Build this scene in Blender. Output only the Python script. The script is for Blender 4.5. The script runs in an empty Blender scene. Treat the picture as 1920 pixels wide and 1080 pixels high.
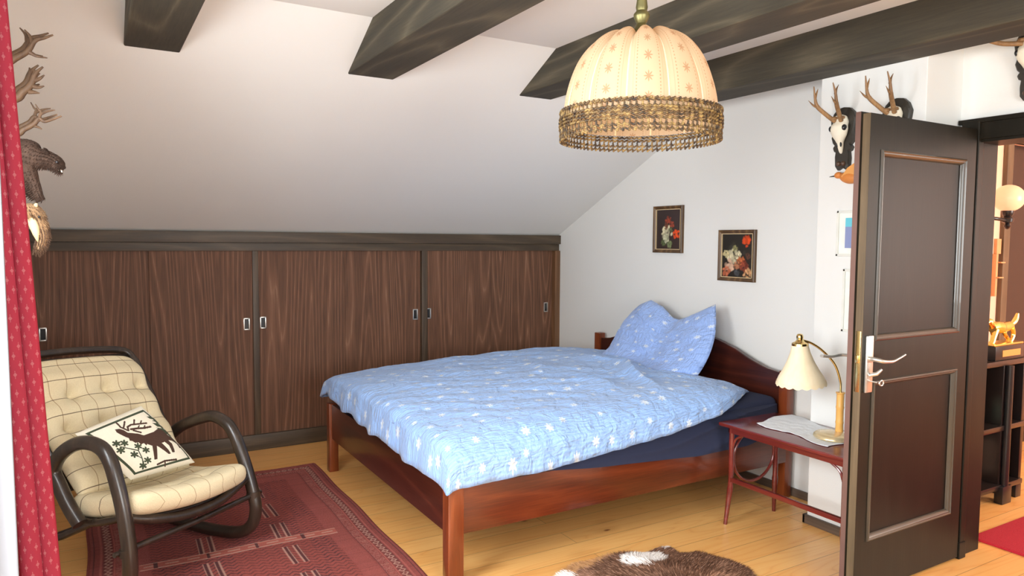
import bpy, bmesh, math, random
import numpy as np
from mathutils import Vector, Matrix, noise
random.seed(7)
rng = np.random.default_rng(11)
D = bpy.data
SC = bpy.context.scene
COL = SC.collection
PI = math.pi

# ------------------------------------------------------------------ camera
cam_d = D.cameras.new('camera')
cam_d.sensor_width = 36.0
cam_d.lens = 1349 / 1920 * 36.0
cam_d.clip_start = 0.02
cam = D.objects.new('camera', cam_d)
COL.objects.link(cam)
_y, _p, _r = math.radians(30.45), math.radians(3.695), math.radians(0.392)
_fw = Vector((math.sin(_y) * math.cos(_p), math.cos(_y) * math.cos(_p), -math.sin(_p)))
_rt = Vector((math.cos(_y), -math.sin(_y), 0))
_up = _rt.cross(_fw)
_rt, _up = _rt * math.cos(_r) + _up * math.sin(_r), _up * math.cos(_r) - _rt * math.sin(_r)
cam.matrix_world = Matrix(((_rt.x, _up.x, -_fw.x, 0), (_rt.y, _up.y, -_fw.y, 0), (_rt.z, _up.z, -_fw.z, 1.42), (0, 0, 0, 1)))
SC.camera = cam

# ------------------------------------------------------------------ world, daylight, exposure
SC.view_settings.view_transform = 'Standard'
SC.view_settings.look = 'None'
SC.view_settings.gamma = 1.0
SC.view_settings.use_curve_mapping = False
SC.view_settings.exposure = 1.10
W = D.worlds.new('world')
SC.world = W
W.use_nodes = True
_bg = W.node_tree.nodes['Background']
_bg.inputs['Color'].default_value = (0.72, 0.86, 1.0, 1)
_bg.inputs['Strength'].default_value = 2.0


def area(name, loc, direction, sx, sy, power, color=(1, 1, 1)):
    l = D.lights.new(name, 'AREA')
    l.shape = 'RECTANGLE'
    l.size, l.size_y = sx, sy
    l.energy = power
    l.color = color
    o = D.objects.new(name, l)
    COL.objects.link(o)
    o.location = loc
    o.rotation_euler = Vector(direction).to_track_quat('-Z', 'Y').to_euler()
    return o


area('daylight_side_window', (-0.52, 0.35, 1.45), (1, 0.2, -0.12), 1.4, 1.2, 42, (0.955, 0.99, 0.985))
area('added_middle_window_light', (-0.50, 1.98, 1.45), (1, 0.0, -0.5), 0.85, 1.15, 31, (0.955, 0.985, 1.0))  # added light at an unseen window, brightens the bed and closet
area('added_rear_window_light', (1.05, -1.83, 1.5), (-0.08, 1, -0.03), 1.5, 1.3, 42, (0.99, 0.98, 0.935))  # added light behind the camera, gives closet and bed frontal light
area('added_hall_fill', (5.5, -0.35, 1.5), (0, 1, 0), 1.4, 1.4, 46, (1.0, 0.93, 0.85))  # fill light added inside the hall, which has no window


def point(name, loc, power, color, r):
    l = D.lights.new(name, 'POINT')
    l.energy = power
    l.color = color
    l.shadow_soft_size = r
    o = D.objects.new(name, l)
    COL.objects.link(o)
    o.location = loc
    return o


# ------------------------------------------------------------------ helpers
def lin(c):
    return tuple(((v / 255) / 12.92 if v / 255 <= 0.04045 else ((v / 255 + 0.055) / 1.055) ** 2.4) for v in c)


class NT:
    """small helper round a material's node tree"""
    def __init__(s, name):
        s.m = D.materials.new(name)
        s.m.use_nodes = True
        s.t = s.m.node_tree
        s.b = s.t.nodes['Principled BSDF']
        s.out = s.t.nodes['Material Output']

    def n(s, kind, **kw):
        nd = s.t.nodes.new(kind)
        for k, v in kw.items():
            if k.startswith('_'):
                setattr(nd, k[1:], v)
            else:
                key = int(k[1:]) if k[0] == 'i' and k[1:].isdigit() else k.replace('__', ' ')
                s.set(nd.inputs[key], v)
        return nd

    def set(s, sock, v):
        if isinstance(v, bpy.types.NodeSocket):
            s.t.links.new(v, sock)
        elif isinstance(v, bpy.types.Node):
            s.t.links.new(v.outputs[0], sock)
        else:
            if sock.type == 'RGBA' and len(v) == 3:
                v = (*v, 1)
            sock.default_value = v

    def math(s, op, a, b=0.0, c=0.0):
        nd = s.t.nodes.new('ShaderNodeMath')
        nd.operation = op
        for i, v in enumerate((a, b, c)):
            s.set(nd.inputs[i], v)
        return nd.outputs[0]

    def mix(s, f, a, b, mode='MIX'):
        nd = s.t.nodes.new('ShaderNodeMixRGB')
        nd.blend_type = mode
        s.set(nd.inputs[0], f); s.set(nd.inputs[1], a); s.set(nd.inputs[2], b)
        return nd.outputs[0]

    def ramp(s, f, stops):
        nd = s.t.nodes.new('ShaderNodeValToRGB')
        s.set(nd.inputs[0], f)
        e = nd.color_ramp.elements
        while len(e) < len(stops):
            e.new(0.5)
        for el, (p, c) in zip(e, stops):
            el.position = p
            el.color = (*c, 1) if len(c) == 3 else c
        return nd.outputs[0]

    def coord(s, scale=(1, 1, 1), kind='Object', rot=(0, 0, 0), loc=(0, 0, 0)):
        tc = s.t.nodes.new('ShaderNodeTexCoord')
        mp = s.t.nodes.new('ShaderNodeMapping')
        s.t.links.new(tc.outputs[kind], mp.inputs[0])
        mp.inputs['Scale'].default_value = scale
        mp.inputs['Rotation'].default_value = rot
        mp.inputs['Location'].default_value = loc
        return mp.outputs[0]

    def bump(s, h, strength=0.3, dist=0.01):
        nd = s.t.nodes.new('ShaderNodeBump')
        nd.inputs['Strength'].default_value = strength
        nd.inputs['Distance'].default_value = dist
        s.set(nd.inputs['Height'], h)
        s.t.links.new(nd.outputs[0], s.b.inputs['Normal'])

    def fin(s, color=None, rough=None, metal=None, **kw):
        if color is not None: s.set(s.b.inputs['Base Color'], color)
        if rough is not None: s.set(s.b.inputs['Roughness'], rough)
        if metal is not None: s.set(s.b.inputs['Metallic'], metal)
        for k, v in kw.items():
            s.set(s.b.inputs[k.replace('__', ' ')], v)
        return s.m


def plain(name, c, rough=0.5, metal=0.0, var=0.12, scale=18, bump=0.0):
    t = NT(name)
    nz = t.n('ShaderNodeTexNoise', Vector=t.coord(), Scale=scale, Detail=4)
    col = t.mix(nz, tuple(v * (1 - var) for v in c), tuple(min(1, v * (1 + var)) for v in c))
    if bump:
        nz2 = t.n('ShaderNodeTexNoise', Vector=t.coord(), Scale=scale * 6, Detail=3)
        t.bump(nz2.outputs[0], bump, 0.004)
    return t.fin(col, rough, metal)


def wood(name, dark, mid, light, axis='Z', band=9.0, rough=0.45, stretch=0.12, coat=0.0, spec=0.5, fine=1.0, contrast=1.0, dist=4.0):
    """stained wood with cathedral grain running along one axis"""
    t = NT(name)
    sc = {'X': (stretch, 1, 1), 'Y': (1, stretch, 1), 'Z': (1, 1, stretch)}[axis]
    v = t.coord(sc)
    big = t.n('ShaderNodeTexNoise', Vector=v, Scale=2.6, Detail=2, Roughness=0.4)
    rings = t.math('FRACT', t.math('MULTIPLY', big.outputs[0], band * dist))
    tri = t.math('ABSOLUTE', t.math('SUBTRACT', t.math('MULTIPLY', rings, 2.0), 1.0))
    fs = {'X': (stretch * .35, 1, 1), 'Y': (1, stretch * .35, 1), 'Z': (1, 1, stretch * .35)}[axis]
    fn = t.n('ShaderNodeTexNoise', Vector=t.coord(fs), Scale=130 * fine, Detail=4, Roughness=0.7)
    bl = t.n('ShaderNodeTexNoise', Vector=t.coord(), Scale=2.2, Detail=3)
    a = t.math('ADD', t.math('MULTIPLY', t.math('POWER', tri, 2.2), 0.55 * contrast), t.math('MULTIPLY', fn.outputs[0], 0.6))
    col = t.ramp(a, [(0.18, dark), (0.5, mid), (0.95, light)])
    col = t.mix(t.math('MULTIPLY', bl.outputs[0], 0.5), col, dark)
    t.bump(a, 0.12, 0.002)
    return t.fin(col, rough, Coat__Weight=coat, Coat__Roughness=0.15, Specular__IOR__Level=spec)


class MB:
    """collects geometry in world coordinates for ONE mesh object"""
    def __init__(s):
        s.v, s.f, s.mi, s.uv = [], [], [], None

    def add(s, verts, faces, mi=0):
        b = len(s.v)
        s.v.extend([tuple(map(float, q)) for q in verts])
        s.f.extend([tuple(i + b for i in f) for f in faces])
        s.mi.extend([mi] * len(faces))
        return s

    def box(s, x0, x1, y0, y1, z0, z1, bev=0.0, mi=0, M=None):
        bm = bmesh.new()
        bmesh.ops.create_cube(bm, size=1)
        for v in bm.verts:
            v.co = Vector(((x0 + x1) / 2 + v.co.x * (x1 - x0), (y0 + y1) / 2 + v.co.y * (y1 - y0), (z0 + z1) / 2 + v.co.z * (z1 - z0)))
        if bev:
            bmesh.ops.bevel(bm, geom=list(bm.edges), offset=bev, segments=2, affect='EDGES', profile=0.6)
        bm.verts.index_update()
        vs = [(M @ v.co) if M is not None else v.co.copy() for v in bm.verts]
        s.add(vs, [[v.index for v in f.verts] for f in bm.faces], mi)
        bm.free()
        return s

    def tube(s, pts, rad, seg=10, closed=False, mi=0, cap=True, flat=1.0):
        pts = [Vector(p) for p in pts]
        n = len(pts)
        if not hasattr(rad, '__len__'):
            rad = [rad] * n
        tang = []
        for i in range(n):
            a = pts[(i - 1) % n] if (closed or i > 0) else pts[i]
            b = pts[(i + 1) % n] if (closed or i < n - 1) else pts[i]
            d = b - a
            tang.append(d.normalized() if d.length > 1e-9 else Vector((0, 0, 1)))
        ref = Vector((0, 0, 1)) if abs(tang[0].z) < 0.9 else Vector((1, 0, 0))
        nrm = (ref - tang[0] * ref.dot(tang[0])).normalized()
        V, F = [], []
        for i in range(n):
            nrm = (nrm - tang[i] * nrm.dot(tang[i]))
            nrm = nrm.normalized() if nrm.length > 1e-6 else tang[i].orthogonal().normalized()
            bi = tang[i].cross(nrm)
            for k in range(seg):
                a = 2 * PI * k / seg
                V.append(pts[i] + (nrm * math.cos(a) * flat + bi * math.sin(a)) * rad[i])
        m = n if closed else n - 1
        for i in range(m):
            for k in range(seg):
                a, b = i * seg + k, i * seg + (k + 1) % seg
                c, d = ((i + 1) % n) * seg + (k + 1) % seg, ((i + 1) % n) * seg + k
                F.append((a, b, c, d))
        if cap and not closed:
            F.append(tuple(range(seg - 1, -1, -1)))
            F.append(tuple(range((n - 1) * seg, n * seg)))
        s.add(V, F, mi)
        return s

    def lathe(s, prof, c, seg=32, mi=0, M=None, fn=None):
        """prof: list of (r, z); revolved about the vertical through c"""
        V, F = [], []
        for r, z in prof:
            for k in range(seg):
                a = 2 * PI * k / seg
                rr = r * (fn(a, z) if fn else 1)
                p = Vector((rr * math.cos(a), rr * math.sin(a), z))
                if M is not None: p = M @ p
                V.append(p + Vector(c))
        for i in range(len(prof) - 1):
            for k in range(seg):
                F.append((i * seg + k, i * seg + (k + 1) % seg, (i + 1) * seg + (k + 1) % seg, (i + 1) * seg + k))
        s.add(V, F, mi)
        return s

    def ball(s, c, r, seg=16, ring=10, mi=0, M=None):
        if not hasattr(r, '__len__'): r = (r, r, r)
        V, F = [], []
        for i in range(ring + 1):
            t = PI * i / ring
            for k in range(seg):
                a = 2 * PI * k / seg
                p = Vector((r[0] * math.sin(t) * math.cos(a), r[1] * math.sin(t) * math.sin(a), r[2] * math.cos(t)))
                if M is not None: p = M @ p
                V.append(p + Vector(c))
        for i in range(ring):
            for k in range(seg):
                F.append((i * seg + k, (i + 1) * seg + k, (i + 1) * seg + (k + 1) % seg, i * seg + (k + 1) % seg))
        s.add(V, F, mi)
        return s

    def prism(s, poly, d0, d1, plane='YZ', mi=0):
        """poly: 2D outline; extruded between d0 and d1 along the axis left out of `plane`"""
        def P(a, b, d):
            return {'YZ': (d, a, b), 'XZ': (a, d, b), 'XY': (a, b, d)}[plane]
        n = len(poly)
        V = [P(a, b, d0) for a, b in poly] + [P(a, b, d1) for a, b in poly]
        F = [tuple(range(n)), tuple(range(2 * n - 1, n - 1, -1))] + [(i, i + n, (i + 1) % n + n, (i + 1) % n) for i in range(n)]
        s.add(V, F, mi)
        return s

    def grid(s, fn, nu, nv, mi=0, uv=False, wrap=False):
        """fn(u, v) for u, v in 0..1"""
        b = len(s.v)
        V = [fn(i / (nu - (0 if wrap else 1)), j / (nv - 1)) for j in range(nv) for i in range(nu)]
        F = []
        for j in range(nv - 1):
            for i in range(nu if wrap else nu - 1):
                i2 = (i + 1) % nu
                F.append((j * nu + i, j * nu + i2, (j + 1) * nu + i2, (j + 1) * nu + i))
        s.add(V, F, mi)
        if uv:
            s.uv = [(i / (nu - 1), j / (nv - 1)) for j in range(nv) for i in range(nu)]
        return s

    def build(s, name, mats, parent=None, smooth=True, angle=40, org=None):
        me = D.meshes.new(name)
        if org is None:
            org = ORG.get(parent.name, Vector((0, 0, 0))) if parent else Vector((0, 0, 0))
        org = Vector(org)
        me.from_pydata([(x - org.x, y - org.y, z - org.z) for x, y, z in s.v], [], s.f)
        if not isinstance(mats, (list, tuple)): mats = [mats]
        for m in mats: me.materials.append(m)
        if len(mats) > 1:
            me.polygons.foreach_set('material_index', s.mi)
        if s.uv is not None and len(s.uv) == len(s.v):
            L = me.uv_layers.new(name='UVMap')
            idx = np.empty(len(me.loops), dtype=np.int32)
            me.loops.foreach_get('vertex_index', idx)
            L.data.foreach_set('uv', np.asarray(s.uv, dtype=np.float32)[idx].ravel())
        me.validate()
        bm = bmesh.new(); bm.from_mesh(me)
        bmesh.ops.recalc_face_normals(bm, faces=bm.faces)
        bm.to_mesh(me); bm.free()
        if smooth:
            me.polygons.foreach_set('use_smooth', [True] * len(me.polygons))
            me.set_sharp_from_angle(angle=math.radians(angle))
        o = D.objects.new(name, me)
        COL.objects.link(o)
        if parent:
            o.parent = parent
            ORG[o.name] = org
        else:
            o.location = org
            ORG[o.name] = org
        return o


ORG = {}


def tag(o, label, cat, group=None):
    o['label'] = label
    o['category'] = cat
    if group: o['group'] = group
    return o


def thing(name, label, cat, loc, group=None):
    o = D.objects.new(name, None)
    o.empty_display_size = 0.1
    COL.objects.link(o)
    o.location = loc
    ORG[o.name] = Vector(loc)
    return tag(o, label, cat, group)


def struct(o):
    o['kind'] = 'structure'
    return o


def spline(pts, n=8, closed=False):
    pts = [Vector(p) for p in pts]
    out = []
    m = len(pts)
    for i in range(m if closed else m - 1):
        if closed:
            p0, p1, p2, p3 = pts[(i - 1) % m], pts[i], pts[(i + 1) % m], pts[(i + 2) % m]
        else:
            p1, p2 = pts[i], pts[i + 1]
            p0 = pts[i - 1] if i else p1 * 2 - p2
            p3 = pts[i + 2] if i + 2 < m else p2 * 2 - p1
        for k in range(n):
            t = k / n
            out.append(0.5 * ((2 * p1) + (p2 - p0) * t + (2 * p0 - 5 * p1 + 4 * p2 - p3) * t * t + (3 * p1 - p0 - 3 * p2 + p3) * t ** 3))
    if not closed: out.append(pts[-1])
    return out


def lerp(a, b, t): return a + (b - a) * t
def sstep(a, b, x):
    t = min(1, max(0, (x - a) / (b - a)))
    return t * t * (3 - 2 * t)
def interp(x, xs, ys): return float(np.interp(x, xs, ys))


# ------------------------------------------------------------------ materials
def wall_mat(name, c, bump=0.25):
    t = NT(name)
    n1 = t.n('ShaderNodeTexNoise', Vector=t.coord(), Scale=160, Detail=3)
    n2 = t.n('ShaderNodeTexNoise', Vector=t.coord(), Scale=1.5, Detail=3)
    col = t.mix(n2, tuple(v * 0.96 for v in c), c)
    t.bump(n1.outputs[0], bump, 0.0015)
    return t.fin(col, 0.92)


M_WALL = wall_mat('white_plaster', (0.80, 0.787, 0.753))
M_PINK = wall_mat('salmon_plaster', lin((250, 200, 172)))
M_BEAM = wood('dark_beam_wood', lin((50, 46, 36)), lin((72, 65, 50)), lin((108, 98, 78)), 'Y', band=3, rough=0.75, stretch=0.14, contrast=0.8)
M_CLOSET_X = wood('closet_rail_wood', lin((60, 48, 36)), lin((88, 72, 54)), lin((116, 98, 76)), 'X', band=4, rough=0.5, contrast=0.5)
M_CLOSET_Z = wood('closet_stile_wood', lin((60, 46, 34)), lin((88, 70, 52)), lin((116, 96, 74)), 'Z', band=4, rough=0.5, contrast=0.5)


def closet_door_mat(name, seed):
    t = NT(name)
    v = t.coord((1.0, 1.0, 0.055), loc=(seed * 3.7, 0, seed))
    big = t.n('ShaderNodeTexNoise', Vector=v, Scale=4.2, Detail=1.5, Roughness=0.35)
    tri = t.math('ABSOLUTE', t.math('SUBTRACT', t.math('MULTIPLY', t.math('FRACT', t.math('MULTIPLY', big.outputs[0], 22)), 2), 1))
    fn = t.n('ShaderNodeTexNoise', Vector=t.coord((1, 1, 0.03), loc=(seed, 0, 0)), Scale=170, Detail=3)
    a = t.math('ADD', t.math('MULTIPLY', t.math('POWER', tri, 3.0), 0.42), t.math('MULTIPLY', fn.outputs[0], 0.75))
    col = t.ramp(a, [(0.2, lin((80, 52, 38))), (0.48, lin((116, 79, 58))), (0.72, lin((132, 92, 70))), (1.0, lin((172, 130, 102)))])
    bl = t.n('ShaderNodeTexNoise', Vector=t.coord(loc=(seed * 2, 0, 0)), Scale=2.5, Detail=3)
    col = t.mix(t.math('MULTIPLY', bl.outputs[0], 0.45), col, lin((78, 58, 44)))
    t.bump(a, 0.08, 0.001)
    return t.fin(col, 0.6, Specular__IOR__Level=0.3)


M_MAHOG = wood('mahogany_wood', lin((72, 28, 14)), lin((116, 50, 24)), lin((156, 80, 42)), 'X', band=3, rough=0.28, coat=0.4, contrast=0.5)
M_MAHOGY = wood('mahogany_wood_y', lin((50, 20, 13)), lin((80, 34, 22)), lin((112, 54, 34)), 'Y', band=3, rough=0.28, coat=0.4, contrast=0.5)
M_MAHOGZ = wood('mahogany_wood_post', lin((92, 38, 16)), lin((140, 66, 30)), lin((180, 98, 50)), 'Z', band=3, rough=0.28, coat=0.4, contrast=0.5)
M_TABLE = wood('cherry_table_wood', lin((92, 30, 26)), lin((128, 48, 40)), lin((152, 70, 58)), 'Y', band=3, rough=0.22, coat=0.6, contrast=0.4)
M_RATTAN = wood('dark_bentwood', lin((34, 26, 20)), lin((62, 48, 38)), lin((108, 88, 74)), 'Z', band=3, rough=0.35, coat=0.3, contrast=0.4)
M_DOOR = wood('dark_door_wood', lin((24, 21, 15)), lin((35, 30, 22)), lin((52, 45, 34)), 'Z', band=3, rough=0.42, coat=0.0, spec=0.18, contrast=0.35)
M_DOORP = wood('dark_door_panel_wood', lin((22, 17, 13)), lin((31, 24, 19)), lin((46, 35, 28)), 'Z', band=3, rough=0.42, coat=0.0, spec=0.18, contrast=0.35)
M_EDGE = wood('door_edge_wood', lin((84, 70, 52)), lin((116, 98, 74)), lin((150, 130, 100)), 'Z', band=3, rough=0.45, contrast=0.4)
M_BASE = wood('baseboard_wood', lin((70, 56, 46)), lin((104, 86, 72)), lin((136, 116, 100)), 'Y', band=3, rough=0.5, contrast=0.4)
M_STEEL = plain('brushed_nickel', (0.62, 0.60, 0.56), 0.32, 0.9, 0.05)
M_BRASS = plain('polished_brass', (0.85, 0.62, 0.26), 0.22, 1.0, 0.06)
M_OLDBRASS = plain('old_brass', lin((120, 112, 72)), 0.42, 0.75, 0.15)
M_GOLD = plain('gold', (0.95, 0.66, 0.20), 0.25, 1.0, 0.1)
M_BLACK = plain('black_lacquer', (0.012, 0.011, 0.012), 0.3, 0, 0.2)
M_DARK = plain('dark_hall_wood', lin((32, 24, 22)), 0.3, 0, 0.2)
M_WHITEP = plain('white_paint', (0.8, 0.8, 0.78), 0.4, 0, 0.03)
M_GLASS = NT('window_glass')
M_GLASS = M_GLASS.fin((1, 1, 1), 0.02, Transmission__Weight=1.0, IOR=1.02, Alpha=0.25)


def floor_mat():
    t = NT('pine_floorboards')
    v = t.coord()
    br = t.n('ShaderNodeTexBrick', Vector=v, Scale=1.0, _offset=0.37, _squash=1.0)
    br.inputs['Color1'].default_value = (0.35, 0.35, 0.35, 1); br.inputs['Color2'].default_value = (0.75, 0.75, 0.75, 1)
    br.inputs['Mortar'].default_value = (0, 0, 0, 1)
    br.inputs['Mortar Size'].default_value = 0.0012
    br.inputs['Mortar Smooth'].default_value = 0.1
    br.inputs['Brick Width'].default_value = 3.1
    br.inputs['Row Height'].default_value = 0.135
    tone = t.n('ShaderNodeSeparateColor', i0=br.outputs['Color'])
    off = t.n('ShaderNodeCombineXYZ', i2=t.math('MULTIPLY', tone.outputs[0], 9.0))
    vv = t.n('ShaderNodeVectorMath', i0=t.coord((0.10, 1, 1)), i1=off.outputs[0])
    big = t.n('ShaderNodeTexNoise', Vector=vv.outputs[0], Scale=5.5, Detail=2, Roughness=0.4)
    tri = t.math('ABSOLUTE', t.math('SUBTRACT', t.math('MULTIPLY', t.math('FRACT', t.math('MULTIPLY', big.outputs[0], 16)), 2), 1))
    fn = t.n('ShaderNodeTexNoise', Vector=t.coord((0.03, 1, 1)), Scale=90, Detail=3)
    a = t.math('ADD', t.math('MULTIPLY', t.math('POWER', tri, 3), 0.4), t.math('MULTIPLY', fn.outputs[0], 0.5))
    col = t.ramp(a, [(0.1, lin((252, 194, 116))), (0.5, lin((248, 178, 98))), (0.95, lin((216, 130, 60)))])
    col = t.mix(0.35, col, t.ramp(tone.outputs[0], [(0.3, lin((244, 198, 130))), (0.8, lin((216, 150, 82)))]))
    vo = t.n('ShaderNodeTexVoronoi', Vector=t.coord((0.55, 1.1, 1)), Scale=4.2, _feature='F1')
    kn = t.ramp(vo.outputs['Distance'], [(0.030, (1, 1, 1)), (0.060, (0, 0, 0))])
    kn2 = t.ramp(vo.outputs['Distance'], [(0.0, (0.4, 0.4, 0.4)), (0.22, (0, 0, 0))])
    col = t.mix(kn2, col, lin((190, 116, 56)))
    col = t.mix(kn, col, lin((140, 78, 38)))
    col = t.mix(t.math('MULTIPLY', br.outputs['Fac'], 0.75), col, lin((110, 66, 32)))
    t.bump(t.math('SUBTRACT', 1.0, br.outputs['Fac']), 0.25, 0.002)
    return t.fin(col, 0.32, Coat__Weight=0.25, Coat__Roughness=0.25)


M_FLOOR = floor_mat()

# ------------------------------------------------------------------ room shell
XL, XR, YF, YN = -0.33, 3.395, 5.01, -1.6      # left, right, far, near walls
ZC, ZK, YC = 2.396, 1.473, 3.09                # ceiling height, closet height, line where the slope starts
ZB = 2.222                                     # underside of the beams

struct(MB().box(XL - 0.2, 7.2, YN - 0.2, YF + 0.75, -0.1, 0.0).build('floor', M_FLOOR, smooth=False))

c = MB()
c.box(XL - 0.2, XR + 0.15, YN - 0.2, YC, ZC, ZC + 0.12)
sl = [(YC, ZC), (YF + 0.02, ZK - 0.01), (YF + 0.08, ZK + 0.10), (YC + 0.02, ZC + 0.12)]
c.prism(sl, XL - 0.2, XR + 0.15, 'YZ')
struct(c.build('ceiling', M_WALL, smooth=False))
struct(MB().box(XL - 0.2, XR + 0.15, YF + 0.60, YF + 0.70, 0, 1.7).build('wall_far', M_WALL, smooth=False))


def wall_with_hole(name, x0, x1, y0, y1, h, hole, axis, mat=M_WALL, z0=0):
    """axis 'X': wall plane normal to X, hole = (y0,y1,z0,z1); axis 'Y': hole = (x0,x1,z0,z1)"""
    m = MB()
    a0, a1, b0, b1 = hole
    if axis == 'X':
        m.box(x0, x1, y0, a0, z0, h); m.box(x0, x1, a1, y1, z0, h)
        if b0 > z0: m.box(x0, x1, a0, a1, z0, b0)
        m.box(x0, x1, a0, a1, b1, h)
    else:
        m.box(x0, a0, y0, y1, z0, h); m.box(a1, x1, y0, y1, z0, h)
        if b0 > z0: m.box(a0, a1, y0, y1, z0, b0)
        m.box(a0, a1, y0, y1, b1, h)
    return struct(m.build(name, mat, smooth=False))


m = MB()
for y0_, y1_ in ((YN - 0.15, -0.35), (1.05, 1.55), (2.42, YF + 0.7)): m.box(XL - 0.15, XL, y0_, y1_, 0, ZC + 0.05)
for y0_, y1_ in ((-0.35, 1.05), (1.55, 2.42)):  # second opening serves the added middle window
    m.box(XL - 0.15, XL, y0_, y1_, 0, 0.85); m.box(XL - 0.15, XL, y0_, y1_, 2.05, ZC + 0.05)
struct(m.build('wall_left', M_WALL, smooth=False))
wall_with_hole('wall_right', XR, XR + 0.15, YN - 0.15, YF + 0.7, ZC + 0.05, (0.75, 1.730, 0.0, 1.885), 'X')
wall_with_hole('wall_near', XL - 0.15, XR + 0.15, YN - 0.15, YN, ZC + 0.05, (0.15, 2.35, 0.85, 2.15), 'Y')  # opening for the added rear window
# chimney pier in front of the right wall
struct(MB().box(3.12, XR + 0.02, 1.805, 2.325, 0, ZC + 0.02, 0.004).build('wall_pier', M_WALL, smooth=False))


def window(n, axis, p, a0, a1, z0, z1):
    """casement: sash frame, middle mullion and pane; p = wall plane"""
    m = MB()
    def B(u0, u1, w0, w1, d0, d1):
        if axis == 'X': m.box(p + d0, p + d1, u0, u1, w0, w1, 0.004)
        else: m.box(u0, u1, p + d0, p + d1, w0, w1, 0.004)
    t = 0.055
    B(a0, a0 + t, z0, z1, 0, .06); B(a1 - t, a1, z0, z1, 0, .06)
    B(a0, a1, z0, z0 + t, 0, .06); B(a0, a1, z1 - t, z1, 0, .06)
    c_ = (a0 + a1) / 2
    B(c_ - .035, c_ + .035, z0, z1, 0, .07)
    o = struct(m.build('window_%d' % n, M_WHITEP))
    s = MB()
    if axis == 'X': s.box(p - 0.02, p + .16, a0 - .05, a1 + .05, z0 - .03, z0, .005)
    else: s.box(a0 - .05, a1 + .05, p - .02, p + .16, z0 - .03, z0, .005)
    s.build('window_sill', M_WHITEP, o)


window(1, 'X', XL - 0.14, -0.35, 1.05, 0.85, 2.05)
window(3, 'X', XL - 0.14, 1.55, 2.42, 0.85, 2.05)  # added window, hidden by the red curtain, to spread light over the bed
window(2, 'Y', YN - 0.14, 0.15, 2.35, 0.85, 2.15)  # added unseen window behind the camera, for frontal light

# baseboards
b = MB().box(XR - 0.016, XR, 2.325, YF, 0, 0.045, 0.003)
struct(b.build('baseboard_right', M_BASE))
b = MB().box(3.104, 3.12, 1.79, 2.34, 0, 0.045, 0.003)
b.box(3.104, XR, 2.325, 2.341, 0, 0.045, 0.003)
struct(b.build('baseboard_pier', M_BASE))

# ceiling beams
BEAMS = [(0.147, 0.362, 'leftmost dark wooden ceiling beam, alone above the tall closet doors', 0.0),
         (1.10, 1.335, 'second dark wooden ceiling beam from the left, above the bed foot', 0.012),
         (2.065, 2.28, 'third dark wooden ceiling beam, its cut end left behind the pendant lamp', 0.0),
         (2.89, 3.12, 'rightmost dark wooden ceiling beam, running above the open door', 0.0)]
for x0, x1, lab, dz in BEAMS:
    m = MB()
    ye = YF - (ZB - ZK) / ((ZC - ZK) / (YF - YC))
    ny = 40
    prof = [(YN, ZB), (ye + 0.015, ZB), (YC + 0.02, ZC + 0.01), (YN, ZC + 0.01)]
    m.prism(prof, x0, x1, 'YZ')
    o = m.build('ceiling_beam', M_BEAM, smooth=False)
    bv = o.modifiers.new('b', 'BEVEL'); bv.width = 0.006; bv.segments = 2
    tag(o, lab, 'ceiling beam', None)

# ------------------------------------------------------------------ built-in closet with sliding doors
cl = thing('sliding_door_closet', 'long dark brown wooden closet with six sliding doors built under the roof slope', 'closet', (1.5, YF, 0))
m = MB(); m.box(XL, XR, YF - 0.035, YF + 0.60, ZK - 0.072, ZK, 0.003)
m.build('top_board', M_CLOSET_X, cl)
m = MB(); m.box(XL, XR - 0.002, YF - 0.012, YF + 0.03, 1.346, ZK - 0.073, 0.002)
m.build('header_rail', M_CLOSET_X, cl)
m = MB(); m.box(XL, XR - 0.002, YF - 0.018, YF + 0.03, 0.0, 0.105, 0.003)
m.build('plinth', M_CLOSET_X, cl)
for x0, x1 in ((XL, -0.29), (0.935, 0.974), (2.153, 2.20), (3.345, XR - 0.001)):
    MB().box(x0, x1, YF - (0.03 if x0 > 3 else 0.010), YF + 0.05, 0.105, 1.346, 0.003).build('stile', M_CLOSET_Z if x0 < 3 else wood('closet_end_wood', lin((96, 66, 42)), lin((120, 84, 56)), lin((140, 100, 70)), 'Z', band=3), cl)
DOORS = [(-0.29, 0.33, 0.022, -0.247), (0.321, 0.935, 0.006, 0.896), (0.974, 1.563, 0.006, 1.002),
         (1.555, 2.153, 0.022, 2.113), (2.20, 2.752, 0.006, 2.214), (2.745, 3.345, 0.022, 3.287)]
for i, (x0, x1, dy, hx) in enumerate(DOORS):
    # panel made round the recessed pull
    hz = 0.854 + 0.008 * (i / 2)
    y0, y1 = YF + dy, YF + dy + 0.016
    d = MB()
    hw, hh = 0.014, 0.034
    d.box(x0, hx - hw, y0, y1, 0.105, 1.346); d.box(hx + hw, x1, y0, y1, 0.105, 1.346)
    d.box(hx - hw, hx + hw, y0, y1, 0.105, hz - hh); d.box(hx - hw, hx + hw, y0, y1, hz + hh, 1.346)
    dd = d.build('sliding_door', closet_door_mat('closet_door_wood_%d' % i, i + 1.3), cl, smooth=False)
    h = MB()
    for (a0, a1, b0, b1) in ((-0.020, -0.013, -0.040, 0.040), (0.013, 0.020, -0.040, 0.040), (-0.020, 0.020, 0.033, 0.040), (-0.020, 0.020, -0.040, -0.033)):
        h.box(hx + a0, hx + a1, y0 - 0.003, y0 + 0.010, hz + b0, hz + b1, 0.0012)
    h.box(hx - 0.015, hx + 0.015, y1 - 0.003, y1, hz - 0.036, hz + 0.036, mi=1)
    h.build('recessed_pull', [M_STEEL, M_BLACK], dd)

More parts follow.
